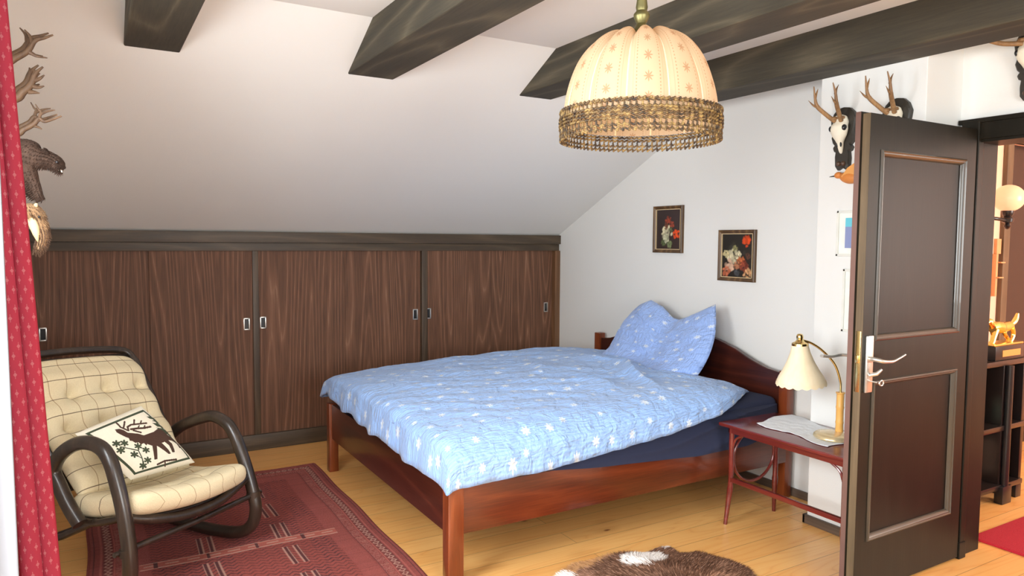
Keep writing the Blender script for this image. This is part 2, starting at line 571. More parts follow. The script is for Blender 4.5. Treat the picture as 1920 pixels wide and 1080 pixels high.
# ------------------------------------------------------------------ door and its frame
dr = struct(thing('door_1', 'open dark brown panelled wooden door standing into the room', 'door', (3.38, 1.73, 0)))
del dr['category']; del dr['label']
X0, X1, ZT = 2.585, 3.342, 1.92
lf = MB()
PX0, PX1 = 2.665, 3.255
P1, P2 = (1.045, 1.778), (0.235, 0.872)
for a in ((X0, PX0, 0.012, ZT), (PX1, X1, 0.012, ZT), (PX0, PX1, 0.012, P2[0]), (PX0, PX1, P2[1], P1[0]), (PX0, PX1, P1[1], ZT)):
    lf.box(a[0], a[1], 1.705, 1.737, a[2], a[3])
lf.box(X0 - 0.012, X1, 1.737, 1.760, 0.008, ZT + 0.008)
lf.box(X0 - 0.001, X0 + 0.001, 1.7055, 1.7365, 0.012, ZT, mi=1)
lf.box(X0 - 0.0128, X0 - 0.0118, 1.738, 1.7595, 0.008, ZT + 0.008, mi=2)
lf.build('leaf', [M_DOOR, M_EDGE, plain('worn_door_edge', lin((112, 84, 76)), 0.4)], dr, smooth=False)
for z0, z1 in (P1, P2):
    MB().box(PX0, PX1, 1.716, 1.737, z0, z1).build('door_panel', M_DOORP, dr)
    mo = MB()
    prof = [(0, 0.0), (0.002, -0.006), (0.007, -0.009), (0.011, -0.005), (0.015, -0.005), (0.019, -0.002), (0.024, 0.004), (0.026, 0.010)]
    rings = []
    for a, d_ in prof:
        rings.append([(PX0 - 0.008 + a, 1.705 + d_, z0 - 0.008 + a), (PX1 + 0.008 - a, 1.705 + d_, z0 - 0.008 + a),
                      (PX1 + 0.008 - a, 1.705 + d_, z1 + 0.008 - a), (PX0 - 0.008 + a, 1.705 + d_, z1 + 0.008 - a)])
    V = [p for r in rings for p in r]
    F = [(i * 4 + k, i * 4 + (k + 1) % 4, (i + 1) * 4 + (k + 1) % 4, (i + 1) * 4 + k) for i in range(len(rings) - 1) for k in range(4)]
    mo.add(V, F)
    mo.build('panel_moulding', NT('moulding_wood').fin(lin((66, 58, 48)), 0.3, Coat__Weight=0.3), dr, smooth=True, angle=25)
pl = MB(); pl.box(2.602, 2.644, 1.694, 1.705, 0.838, 1.062, 0.004)
pl.box(2.602, 2.644, 1.760, 1.770, 0.838, 1.062, 0.004)
pl.build('lock_plate', M_STEEL, dr)
hn = MB()
hn.tube(spline([(2.622, 1.705, 0.972), (2.622, 1.665, 0.972), (2.640, 1.650, 0.966), (2.690, 1.650, 0.962), (2.715, 1.648, 0.966), (2.775, 1.646, 0.984)], 6),
        [lerp(0.010, 0.0045, t / 30) for t in range(31)], 12)
hn.tube(spline([(2.622, 1.765, 0.972), (2.622, 1.805, 0.972), (2.605, 1.82, 0.970), (2.56, 1.82, 0.968), (2.50, 1.82, 0.975)], 6), 0.009, 12, flat=0.7)
hn.build('door_handle', M_STEEL, dr)
kn = MB()
kn.tube([(2.623, 1.700, 0.905), (2.634, 1.672, 0.915), (2.652, 1.664, 0.932)], [0.008, 0.008, 0.006], 10)
kn.build('lock_turn', M_STEEL, dr)
ky = MB()
ky.tube([(2.626, 1.704, 0.884), (2.640, 1.672, 0.880)], 0.003, 8)
ky.tube([(2.655 + 0.013 * math.cos(a), 1.665, 0.878 + 0.010 * math.sin(a)) for a in np.linspace(0, 2 * PI, 16, endpoint=False)], 0.003, 8, closed=True)
ky.build('key', M_STEEL, dr)
lp = MB(); lp.box(X0 - 0.0025, X0, 1.711, 1.731, 0.84, 1.08, 0.001); lp.box(X0 - 0.010, X0 - 0.002, 1.714, 1.727, 0.955, 0.985, 0.002)
lp.build('latch_plate', M_BRASS, dr)
f = MB()
f.box(3.362, XR + 0.01, 1.706, 1.782, 0, 1.962, 0.005)
f.box(3.350, XR + 0.008, 1.700, 1.790, 0, 0.075, 0.003)
f.box(3.374, XR + 0.01, 0.66, 1.718, 1.880, 1.962, 0.004)
f.box(3.366, XR + 0.01, 0.64, 1.80, 1.952, 1.972, 0.003)
f.box(XR - 0.012, XR + 0.155, 1.720, 1.731, 0, 1.885)
f.box(XR - 0.012, XR + 0.17, 0.745, 0.765, 0, 1.885)
f.box(XR - 0.012, XR + 0.17, 0.745, 1.731, 1.868, 1.888)
f.box(3.374, XR + 0.01, 0.66, 0.76, 0, 1.962, 0.004)
struct(f.build('trim_1', M_DOOR, smooth=False))

# ------------------------------------------------------------------ hall beyond the doorway
HY = 2.5
wall_with_hole('wall_hall', XR + 0.15, 7.2, HY, HY + 0.1, 2.6, (5.31, 6.2, 0, 2.10), 'Y', M_PINK)
h = MB(); h.box(7.1, 7.2, -0.6, HY + 1.2, 0, 2.6); h.box(XR + 0.15, 7.2, HY + 1.1, HY + 1.2, 0, 2.6)
struct(h.build('wall_hall_far', M_PINK, smooth=False))
struct(MB().box(XR + 0.15, 7.2, -0.7, -0.6, 0, 2.6).build('wall_hall_near', M_PINK, smooth=False))
struct(MB().box(XR + 0.15, 7.2, -0.7, HY + 1.2, 2.5, 2.6).build('ceiling_hall', M_WALL, smooth=False))
f = MB()
f.box(5.235, 5.31, HY - 0.03, HY + 0.02, 0, 2.17, 0.004); f.box(5.235, 6.3, HY - 0.03, HY + 0.02, 2.10, 2.17, 0.004)
struct(f.build('trim_2', M_EDGE, smooth=False))
f = MB(); f.box(5.31, 6.2, HY + 0.04, HY + 0.08, 0, 2.10, 0.003)
struct(f.build('door_2', M_BLACK, smooth=False))

# hall runner
def red_mat():
    t = NT('red_carpet')
    nz = t.n('ShaderNodeTexNoise', Vector=t.coord(), Scale=220, Detail=2)
    t.bump(nz.outputs[0], 0.6, 0.004)
    return t.fin(t.mix(nz, lin((150, 16, 34)), lin((206, 40, 58))), 0.95)
o = MB().box(3.64, 5.3, 0.6, 1.80, 0.0, 0.014, 0.005).build('hall_runner', red_mat())
tag(o, 'plain red carpet on the hall floor beyond the doorway', 'carpet')

# dark open shelf unit
sh = thing('open_shelf_unit', 'low black open shelf unit standing in the hall', 'shelf unit', (4.15, 2.1, 0))
MB().box(3.72, 4.52, 2.38, 2.40, 0.05, 0.79).build('back_panel', M_DARK, sh)
for z in (0.765, 0.405, 0.075):
    MB().box(3.72, 4.52, 1.975, 2.40, z, z + 0.03, 0.006).build('shelf', M_DARK, sh)
for x in (3.72, 4.275, 4.49):
    MB().box(x, x + 0.03, 1.985, 2.38, 0.05, 0.765, 0.003).build('upright', M_DARK, sh)
for a in ((4.265, 4.36, 1.955, 2.00, 0.0, 0.10), (3.74, 3.80, 1.98, 2.04, 0, 0.075), (4.46, 4.52, 1.98, 2.04, 0, 0.075), (3.74, 3.80, 2.34, 2.40, 0, 0.075), (4.46, 4.52, 2.34, 2.40, 0, 0.075)):
    MB().box(*a, 0.004).build('foot', M_BLACK, sh)
MB().tube([(4.31, 1.972, 0.10), (4.31, 1.972, 0.765)], 0.020, 12).build('front_post', M_BLACK, sh)

# gold dog trophy on a black plinth
dg = thing('dog_statuette', 'golden statuette of a walking dog on a black plinth with brass plate', 'statuette', (4.33, 2.03, 0.795))
MB().box(4.18, 4.48, 1.985, 2.085, 0.795, 0.873, 0.004).build('plinth', M_BLACK, dg)
MB().box(4.245, 4.435, 1.981, 1.9855, 0.815, 0.850).build('name_plate', M_BRASS, dg)
g = MB(); g.box(4.175, 4.485, 1.99, 2.08, 0.873, 0.885, 0.004)
Yd, OX = 2.035, 0.2
g.tube(spline([(4.230, Yd, 0.965), (4.275, Yd, 0.972), (4.330, Yd, 0.965), (4.380, Yd, 0.968), (4.415, Yd, 0.972), (4.435, Yd, 0.965)], 5),
       [0.018 + 0.010 * math.sin(PI * k / 25) + (0.006 if k < 10 else 0) for k in range(26)], 12)
g.tube(spline([(4.245, Yd, 0.975), (4.215, Yd, 0.998), (4.190, Yd, 1.008)], 5), [0.02, .019, .018, .017, .016, .017, .018, .018, .017, .014, .012], 10)
g.tube([(4.195, Yd, 1.005), (4.165, Yd, 0.992)], [0.013, 0.008], 10)
g.ball((4.205, Yd - 0.014, 1.000), (0.008, 0.004, 0.016))
g.tube(spline([(4.430, Yd, 0.975), (4.460, Yd, 0.985), (4.485, Yd, 1.005), (4.500, Yd, 1.035)], 5), [0.008 + 0.006 * math.sin(PI * k / 15) for k in range(16)], 8)
for (xa, xb, xc, dy) in ((4.25, 4.235, 4.22, -0.014), (4.26, 4.275, 4.26, 0.014), (4.415, 4.435, 4.415, -0.014), (4.405, 4.40, 4.445, 0.014)):
    g.tube(spline([(xa, Yd + dy, 0.96), (xb, Yd + dy, 0.925), (xc, Yd + dy, 0.888), (xc - 0.014, Yd + dy, 0.887)], 4), [0.014 - 0.0007 * k for k in range(13)], 8)
g.build('dog', M_GOLD, dg)

# lamp on the hall wall
sc_ = thing('wall_sconce', 'hall wall lamp with a milky globe on a dark turned bracket', 'wall lamp', (4.55, HY, 1.62))
gx, gy, gz = 4.86, 2.28, 1.705
t = NT('opal_glass'); gm = t.fin(lin((236, 186, 150)), 0.3, Emission__Color=lin((255, 196, 150)), Emission__Strength=0.25)
MB().ball((gx, gy, gz), (0.088, 0.088, 0.082), 24, 16).build('globe', gm, sc_)
MB().lathe([(0, -.19), (.012, -.185), (.02, -.17), (.012, -.155), (.03, -.145), (.034, -.125), (.022, -.112), (.030, -.10), (.034, -.08), (.034, -.068), (0, -.068)], (gx, gy, gz), 20).build('socket', M_BLACK, sc_)
a = MB(); a.tube(spline([(gx - 0.02, gy, gz - .135), (gx - .12, gy + .02, gz - .125), (gx - .18, gy + .10, gz - .12), (gx - .2, HY, gz - .12)], 6), 0.011, 10)
a.lathe([(0, -.05), (.04, -.045), (.045, 0), (.04, .045), (0, .05)], (gx - .2, HY - 0.005, gz - .12), 16, M=Matrix.Diagonal((1, .3, 1)))
a.build('bracket', M_BLACK, sc_)
# straw picture / rack on the hall wall
st = MB(); st.box(4.80 + .37, 5.225, HY - 0.02, HY, 1.36, 1.46, .003); st.box(5.17, 5.225, HY - .05, HY, 1.30, 1.308); st.box(5.155, 5.21, HY - .05, HY, 1.20, 1.208)
st.box(5.15, 5.175, HY - .03, HY, 1.08, 1.36, .003)
tag(st.build('letter_rack', plain('pale_wood', lin((214, 160, 110)), 0.5)), 'small pale wooden wall rack hanging below the hall lamp', 'wall rack')
# bottle and bag in the shelf unit
bt = thing('bottle', 'pale green glass bottle on the middle shelf of the hall unit', 'bottle', (4.10, 2.06, 0.435))
MB().lathe([(0, 0), (.033, .0), (.035, .01), (.035, .08), (.024, .11), (.012, .125), (.012, .15)], (4.105, 2.05, 0.435), 20).build('body', plain('green_glass', lin((150, 205, 180)), 0.1), bt)
MB().lathe([(0, .168), (.014, .168), (.014, .148), (0, .148)], (4.105, 2.05, 0.435), 16).build('cap', M_BLACK, bt)
bg = thing('cloth_bag', 'cream cloth bag with dark curved handles on the lowest hall shelf', 'bag', (4.08, 2.08, 0.105))
b_ = MB()
def bagf(u, v):
    a = 2 * PI * u
    r = (1 - 0.45 * v ** 2) * (1 + 0.06 * math.sin(5 * a + 3 * v))
    sq = 0.6 + 0.4 * (1 - abs(math.sin(a)))
    return (4.065 + 0.135 * r * math.cos(a), 2.13 + 0.09 * r * math.sin(a), 0.106 + 0.20 * math.sin(v * PI * 0.5) + (0.0 if v < 1 else -0.01))
b_.grid(bagf, 32, 14, wrap=True)
b_.build('body', plain('cream_cloth', lin((214, 190, 166)), 0.9, bump=.3), bg)
b_ = MB()
for r_, o_ in ((0.06, 0), (0.035, 0.01)):
    b_.tube([(4.065 + o_ + r_ * math.cos(a), 2.055 + 0.02 * math.sin(a), 0.20 + r_ * 1.2 * math.sin(a)) for a in np.linspace(-0.6, PI + .6, 18)], 0.006, 8)
b_.build('handle', plain('brown_leather', lin((92, 66, 48)), 0.6), bg)

# ------------------------------------------------------------------ bed
BX0, BX1, BY0, BY1 = 1.235, 3.345, 2.60, 4.35
bed = thing('bed', 'mahogany wooden double bed with a curved headboard against the white wall', 'bed', (2.3, 3.5, 0))
for (x, y, h) in ((BX0, BY0, 0.425), (BX0, BY1 - 0.06, 0.425), (3.305, BY0 + .015, 0.712), (3.305, BY1 - 0.03, 0.735)):
    MB().box(x, x + (0.072 if y < 3 and x < 2 else 0.058), y, y + 0.058, 0, h, 0.006).build('leg', M_MAHOGZ, bed)
MB().box(BX0 + 0.018, BX0 + 0.046, BY0 + 0.05, BY1 - 0.05, 0.205, 0.420, 0.004).build('footboard', M_MAHOGY, bed)
MB().box(BX0 + 0.06, 3.31, BY0 + 0.014, BY0 + 0.042, 0.205, 0.405, 0.004).build('side_rail', M_MAHOG, bed)
MB().box(BX0 + 0.05, 3.31, BY1 - 0.045, BY1 - 0.018, 0.205, 0.405, 0.004).build('side_rail', M_MAHOG, bed)
sl_ = MB(); sl_.box(BX0 + 0.05, 3.30, BY0 + .045, BY1 - .05, 0.30, 0.33)
sl_.build('slat_base', M_MAHOG, bed)
ym = (BY0 + BY1) / 2 + 0.02
pts = []
for k in range(49):
    y = BY0 + 0.065 + (BY1 - BY0 - 0.105) * k / 48
    a = abs(y - ym) / ((BY1 - BY0) / 2 - 0.06)
    z = interp(a, [0, .15, .3, .45, .6, .75, .88, 1.0], [.865, .862, .848, .826, .79, .742, .711, .700])
    pts.append((y, z))
hb = MB(); hb.prism([(pts[0][0], 0.20)] + pts + [(pts[-1][0], 0.20)], 3.315, 3.345, 'YZ')
o = hb.build('headboard', M_MAHOGY, bed, smooth=False)
bv = o.modifiers.new('b', 'BEVEL'); bv.width = 0.005; bv.segments = 2

# mattress under a navy fitted sheet
t = NT('navy_jersey')
v = t.coord((1.0, 1, 1))
nz = t.n('ShaderNodeTexNoise', Vector=v, Scale=500, Detail=2)
t.bump(nz.outputs[0], 0.2, 0.002)
M_NAVY = t.fin(lin((38, 44, 70)), 0.9)
MX0, MX1, MY0, MY1, MZ0, MZ1 = 1.285, 3.312, 2.668, 4.30, 0.33, 0.565


def mattress_fn(u, v):
    """u round the outline, v from the bottom edge over the side to the middle of the top"""
    L1, L2 = MX1 - MX0, MY1 - MY0
    P = 2 * (L1 + L2)
    d = u * P
    if d < L1: x, y, nx, ny = MX0 + d, MY0, 0, -1
    elif d < L1 + L2: x, y, nx, ny = MX1, MY0 + d - L1, 1, 0
    elif d < 2 * L1 + L2: x, y, nx, ny = MX1 - (d - L1 - L2), MY1, 0, 1
    else: x, y, nx, ny = MX0, MY1 - (d - 2 * L1 - L2), -1, 0
    # rounded corners
    r = 0.05
    cx, cy = min(max(x, MX0 + r), MX1 - r), min(max(y, MY0 + r), MY1 - r)
    dv = Vector((x - cx, y - cy, 0))
    if dv.length > 1e-6 and (abs(x - cx) > 1e-6 and abs(y - cy) > 1e-6 or True):
        dv = dv.normalized()
        x, y, nx, ny = cx + dv.x * r, cy + dv.y * r, dv.x, dv.y
    near = max(0, -ny)
    bulge = 0.0
    if v < 0.4:
        q = v / 0.4
        zlow = MZ0 if near < .5 else interp(x, [1.3, 1.55, 2.0, 2.6], [.450, .430, .385, .348]) + 0.07 * sstep(2.95, 3.3, x)
        z = lerp(zlow, MZ1 - 0.035, q)
        bulge = (0.020 + 0.050 * (1 - q) ** 0.6) * near * sstep(MX0 + .03, MX0 + .45, x) * (1 - 0.75 * sstep(3.10, 3.3, x)) if near else 0.006 * math.sin(q * PI)
        # slanting drapery folds on the near side
        if near > .5:
            fold = math.sin((x * 4.0 - z * 30) + 3.0 * noise.noise((x * 1.3, z * 3, 0)))
            bulge += 0.020 * (1 - abs(fold)) ** 1.3 * (0.5 + 0.5 * sstep(2.0, 2.6, x)) * (0.4 + .6 * q)
        return (x + nx * bulge, y + ny * bulge, z)
    q = (v - 0.4) / 0.6
    e = 0.045
    if q < 0.3:
        a = q / 0.3 * PI / 2
        ins = e * (1 - math.cos(a)); z = MZ1 - 0.035 + 0.035 * math.sin(a)
    else:
        w_ = (q - 0.3) / 0.7
        ins = e + w_ * 0.72; z = MZ1
    px, py = x - nx * ins, y - ny * ins
    if q > 0.3:
        w_ = (q - 0.3) / 0.7
        mx, my = (MX0 + MX1) / 2, (MY0 + MY1) / 2
        bx, by = x - nx * e, y - ny * e
        px, py = lerp(bx, mx, w_), lerp(by, my, w_)
    z += 0.012 * noise.noise((px * 5, py * 5, 3)) * sstep(0.2, .4, q) + 0.02 * sstep(2.9, 3.25, px) * sstep(.25, .4, q)
    return (px, py, z)


mt = MB().grid(mattress_fn, 420, 46, wrap=True)
mo = mt.build('mattress', M_NAVY)
tag(mo, 'mattress in a dark navy blue fitted sheet lying in the wooden bed', 'mattress')


# blue bed linen with white edelweiss flowers
def linen(name, c1, c2, su, sv, flowers=11.0, pucker=90.0):
    t = NT(name)
    uvn = t.t.nodes.new('ShaderNodeUVMap'); uvn.uv_map = 'UVMap'
    sc = t.n('ShaderNodeMapping', Vector=uvn.outputs[0]); sc.inputs['Scale'].default_value = (su, sv, 1)
    v = sc.outputs[0]
    vo = t.n('ShaderNodeTexVoronoi', Vector=v, Scale=flowers, Randomness=0.55, _voronoi_dimensions='2D')
    dv = t.n('ShaderNodeVectorMath', _operation='SUBTRACT', i0=v, i1=vo.outputs['Position'])
    sp = t.n('ShaderNodeSeparateXYZ', i0=dv.outputs[0])
    ang = t.math('ARCTAN2', sp.outputs[1], sp.outputs[0])
    r = t.math('MULTIPLY', t.n('ShaderNodeVectorMath', _operation='LENGTH', i0=dv.outputs[0]).outputs[1], 1.0)
    sepc = t.n('ShaderNodeSeparateColor', i0=vo.outputs['Color'])
    ph = t.math('MULTIPLY', sepc.outputs[0], 6.28)
    pet = t.math('ADD', 0.72, t.math('MULTIPLY', t.math('COSINE', t.math('ADD', t.math('MULTIPLY', ang, 7.0), ph)), 0.20))
    size = t.math('MULTIPLY', t.math('ADD', 0.55, t.math('MULTIPLY', sepc.outputs[1], 0.45)), 0.030)
    d = t.math('DIVIDE', r, t.math('MULTIPLY', pet, size))
    fl = t.ramp(d, [(0.80, (1, 1, 1)), (1.0, (0, 0, 0))])
    show = t.math('GREATER_THAN', sepc.outputs[2], 0.22)
    fl = t.math('MULTIPLY', t.math('MULTIPLY', fl, show), 0.62)
    cen = t.ramp(d, [(0.18, (1, 1, 1)), (0.3, (0, 0, 0))])
    # faint vertical seersucker stripe
    wv = t.n('ShaderNodeTexWave', Vector=v, Scale=26, Distortion=1.5, Detail=2, _bands_direction='X')
    col = t.mix(t.math('MULTIPLY', wv.outputs[0], 0.5), c1, c2)
    col = t.mix(fl, col, lin((232, 240, 250)))
    col = t.mix(t.math('MULTIPLY', t.math('MULTIPLY', cen, show), 0.35), col, lin((226, 216, 150)))
    mp2 = t.n('ShaderNodeMapping', Vector=v); mp2.inputs['Scale'].default_value = (1.0, 0.28, 1)
    pk = t.n('ShaderNodeTexNoise', Vector=mp2.outputs[0], Scale=pucker, Detail=2, Distortion=0.6)
    pk2 = t.n('ShaderNodeTexNoise', Vector=v, Scale=18, Detail=3, Distortion=0.8)
    t.bump(t.math('ADD', pk.outputs[0], t.math('MULTIPLY', pk2.outputs[0], 1.6)), 1.0, 0.012)
    return t.fin(col, 0.85, Sheen__Weight=0.25)


DV_L, DV_W = 2.0, 1.85
M_LINEN = linen('blue_flower_linen', lin((140, 176, 232)), lin((164, 198, 242)), DV_W, DV_L, 9.0, 70)


def duvet_fn(u, v):
    """u: 0 near side .. 1 far side; v: 0 foot .. 1 head"""
    # plan position
    xn = interp(v, [0, .045, .09, .2, .5, .8, 1], [1.205, 1.225, 1.30, 1.52, 2.14, 2.80, 3.205])
    xf = interp(v, [0, .045, .09, .2, .5, .8, 1], [1.215, 1.235, 1.31, 1.55, 2.20, 2.90, 3.30])
    x = lerp(xn, xf, sstep(0, 1, u))
    x += -0.20 * math.exp(-((u - 0.36) / 0.16) ** 2) * sstep(0.75, 1.0, v)      # head edge pushed back below the pillow
    yn = interp(v, [0, .3, .6, .78, .86, .93, 1], [2.545, 2.560, 2.568, 2.585, 2.635, 2.71, 2.80])
    yf = interp(v, [0, .3, .6, 1], [4.40, 4.42, 4.42, 4.38])
    yy = interp(u, [0, .035, .08, .16, .9, .95, .98, 1.0], [0, .004, .045, .12, .93, .98, .995, 1.0])
    y = lerp(yn, yf, yy)
    # heights
    ze = interp(v, [0, .3, .6, .78, .86, .92, 1], [.425, .436, .490, .545, .580, .594, .600]) * (1 - u) + interp(v, [0, .2, 1], [.44, .46, .50]) * u
    zt = interp(v, [0, .08, .2, .45, .7, .88, 1], [.590, .60, .628, .65, .665, .650, .605])
    zt += 0.030 * math.sin(PI * min(1, u * 1.05)) - 0.012
    eu = min(u / 0.16, (1 - u) / 0.12, 1.0)
    ev = min(v / 0.085, 1.0)
    hd = min((1 - v) / 0.06, 1.0)
    e = (1 - (1 - eu) ** 2.4) ** 0.75
    f_ = (1 - (1 - ev) ** 2.2) ** 0.8
    zfoot = interp(u, [0, .05, .3, .6, .8, .9, .97, 1], [.415, .43, .44, .455, .47, .50, .455, .44])
    z = lerp(ze, zt, e)
    z = min(z, lerp(zfoot, z, f_))
    z -= 0.022 * (1 - (1 - (1 - hd) ** 2)) * 0 + 0.030 * (1 - hd) ** 2
    # far foot corner hangs past the post, scalloped
    # wrinkles
    amp = min(1, 2 * min(e, 1)) * 1.0
    q1 = noise.noise((x * 1.7 + 3, y * 2.4, 0.3))
    q2 = noise.noise((x * 4.2 + y * 2.0, y * 3.6 - x * 2.5, 1.7))
    w1 = math.sin((x * 3.2 + y * 5.4) * 2.2 + 3.2 * noise.noise((x * 1.3, y * 1.3, 5)))
    rg = math.exp(-(((x - 2.55) / 0.42) ** 2 + ((y - 3.25) / 0.42) ** 2))
    rid = abs(math.sin((x * 6.5 - y * 1.4) + 2.6 * noise.noise((x * 2.2, y * 2.2, 9))))
    z += amp * (0.012 * q1 + 0.008 * q2 + 0.0035 * w1 + rg * (0.060 * (1 - rid) ** 1.5 - 0.008))
    nz_ = noise.noise((x * 14, y * 14, 2)) + 0.5 * noise.noise((x * 30, y * 30, 4))
    z += 0.0036 * nz_ + 0.004 * math.sin((x * 5 + y * 9) * 4 + 4 * noise.noise((x * 2.5, y * 2.5, 11))) * sstep(0, .3, noise.noise((x * 1.4, y * 1.4, 21)) + .15)
    # edge ripple
    if eu < 1:
        y += (1 - eu) * (0.0025 * math.sin(x * 41 + 2 * noise.noise((x * 4, 0, 0))) + 0.006 * noise.noise((x * 3, 1, 0))) * (1 if u < .5 else -1)
    if ev < 1:
        x += (1 - ev) * (0.007 * math.sin(y * 27) + 0.014 * noise.noise((y * 4, 2, 0)))
        z += (1 - ev) * 0.016 * noise.noise((y * 6, 7, 0))
    # keep clear of the mattress and the posts
    return (x, y, z)


dm = MB().grid(duvet_fn, 230, 260, uv=True)
do = dm.build('duvet', M_LINEN, angle=180)
sm = do.modifiers.new('s', 'SOLIDIFY'); sm.thickness = 0.016; sm.offset = 0
tag(do, 'light blue seersucker duvet with white flowers spread over the bed', 'duvet')

# pillow stood up against the headboard, its top edge knocked in to two peaks
M_PILLOW = linen('blue_flower_linen_pillow', lin((146, 176, 234)), lin((168, 194, 242)), 0.85, 0.85, 8.5, 60)


def pillow_pt(u, v, side):
    # u 0 (far) .. 1 (near side of bed), v 0 bottom .. 1 top
    y = interp(u, [0, .5, 1], [0, .5, 1])
    yb = lerp(3.84, 3.04, u)      # bottom
    yt = lerp(3.82, 3.10, u)      # top
    w_ = v ** 1.1
    Y = lerp(yb, yt, w_) - 0.03 * math.sin(PI * v) * (2 * u - 1) * 0.8
    Y += 0.035 * (abs(2 * u - 1)) ** 2 * math.sin(PI * v) * (-1 if u > .5 else 1)
    top = interp(u, [0, .06, .2, .36, .50, .58, .72, .88, 1], [.93, 1.0, 1.035, 1.00, .935, .930, .965, 1.015, 1.052])
    bot = interp(u, [0, .3, .7, 1], [.625, .60, .59, .595])
    Z = lerp(bot, top, v)
    # spine of the pillow leans back to the wall
    X = lerp(2.99, 3.245, v ** 0.8)
    m = (max(0, 1 - (2 * u - 1) ** 4) ** .55) * (max(0, 1 - (2 * v - 1) ** 6) ** .6)
    th = 0.105 * m * (0.55 + 0.45 * (1 - v)) * (1 - 0.25 * math.exp(-((u - .52) / .1) ** 2) * v)
    wr = 0.022 * m * noise.noise((u * 6, v * 7, 4)) + 0.012 * m * math.sin(9 * v + 5 * u + 3 * noise.noise((u * 3, v * 3, 8))) * (1 - v)
    # low fold bulging to the front
    fold = 0.055 * math.exp(-((v - .13) / .10) ** 2) * sstep(0, .12, u) * sstep(1.0, .7, u)
    if side > 0:
        X -= th + wr + fold
        Y += 0.0
    else:
        X += th * 0.55
        X = min(X, 3.30)
    return (X, Y, Z)


pm = MB()
N_ = 70
pm.grid(lambda u, v: pillow_pt(u, v, 1), N_, N_)
pm.grid(lambda u, v: pillow_pt(u, v, -1), N_, N_)
pm.uv = [(i / (N_ - 1), j / (N_ - 1)) for _ in range(2) for j in range(N_) for i in range(N_)]
po = pm.build('pillow', M_PILLOW, angle=180)
bm = bmesh.new(); bm.from_mesh(po.data); bmesh.ops.remove_doubles(bm, verts=bm.verts, dist=0.0008); bmesh.ops.recalc_face_normals(bm, faces=bm.faces); bm.to_mesh(po.data); bm.free()
tag(po, 'light blue flowered pillow stood upright against the headboard', 'pillow')

# ------------------------------------------------------------------ bedside table
TX0, TX1, TY0, TY1, TZ = 2.745, 3.10, 1.86, 2.515, 0.522
tb = thing('bedside_table', 'small reddish wooden side table with bentwood rings beside the bed', 'side table', (2.93, 2.19, 0))
m = MB(); m.box(TX0 - .035, TX1 + .035, TY0 - .035, TY1 + .035, TZ - 0.018, TZ, 0.006)
m.build('tabletop', M_TABLE, tb)
m = MB()
for a in ((TX0, TX0 + .018, TY0, TY1), (TX1 - .018, TX1, TY0, TY1), (TX0, TX1, TY0, TY0 + .018), (TX0, TX1, TY1 - .018, TY1)):
    m.box(*a, TZ - 0.052, TZ - 0.016, 0.002)
m.build('apron', M_TABLE, tb)
for x, y, sx, sy in ((TX0 + .012, TY1 - .012, -1, 1), (TX1 - .012, TY1 - .012, 1, 1), (TX0 + .012, TY0 + .012, -1, -1), (TX1 - .012, TY0 + .012, 1, -1)):
    pth = spline([(x, y, TZ - .018), (x, y, 0.36), (x, y, 0.22), (x + sx * .006, y + sy * .006, 0.12), (x + sx * .016, y + sy * .014, 0.0)], 6)
    MB().tube(pth, [lerp(0.0135, 0.012, k / (len(pth) - 1)) if k < 14 else lerp(0.0155, 0.0095, (k - 14) / (len(pth) - 15)) for k in range(len(pth))], 14).build('leg', M_TABLE, tb)
for y in (TY1 - .012, TY0 + .012):
    cy_, cz_ = (TX0 + TX1) / 2, 0.335
    MB().tube([(cy_ + 0.150 * math.cos(a), y, cz_ + 0.135 * math.sin(a)) for a in np.linspace(0, 2 * PI, 48, endpoint=False)], 0.0075, 10, closed=True).build('bentwood_ring', M_TABLE, tb)
for x in (TX0 + .012,):
    MB().box(x - .011, x + .011, TY0 + .012, TY1 - .012, 0.222, 0.245, .004).build('stretcher', M_TABLE, tb)
    for sgn, y in ((1, TY0 + .02), (-1, TY1 - .02)):
        MB().tube(spline([(x, y, 0.40), (x, y + sgn * .02, 0.445), (x, y + sgn * .07, 0.475)], 6), 0.006, 8).build('corner_brace', M_TABLE, tb)

# doily
def doily(u, v):
    x = lerp(2.845, 3.10, u); y = lerp(2.44, 1.97, v)
    sc2 = 0.006 * math.sin(38 * (u if v in (0, 1) else v))
    x += 0.018 * (2 * u - 1) * math.sin(9 * v); y += 0.016 * (2 * v - 1) * math.sin(6 * u + 1)
    return (x - .05 * v + .05 * (1 - v) * u, y + 0.03 * u, TZ + 0.0015 + 0.0022 * (1 + noise.noise((u * 9, v * 12, 0))))
t = NT('white_cotton')
nz = t.n('ShaderNodeTexNoise', Vector=t.coord(), Scale=140, Detail=3); t.bump(nz.outputs[0], .5, .003)
dl = MB().grid(doily, 40, 60).build('doily', t.fin((0.86, 0.88, 0.9), 0.9), angle=180)
s_ = dl.modifiers.new('s', 'SOLIDIFY'); s_.thickness = 0.001; s_.offset = 1
tag(dl, 'white crumpled cotton doily on the bedside table', 'doily')

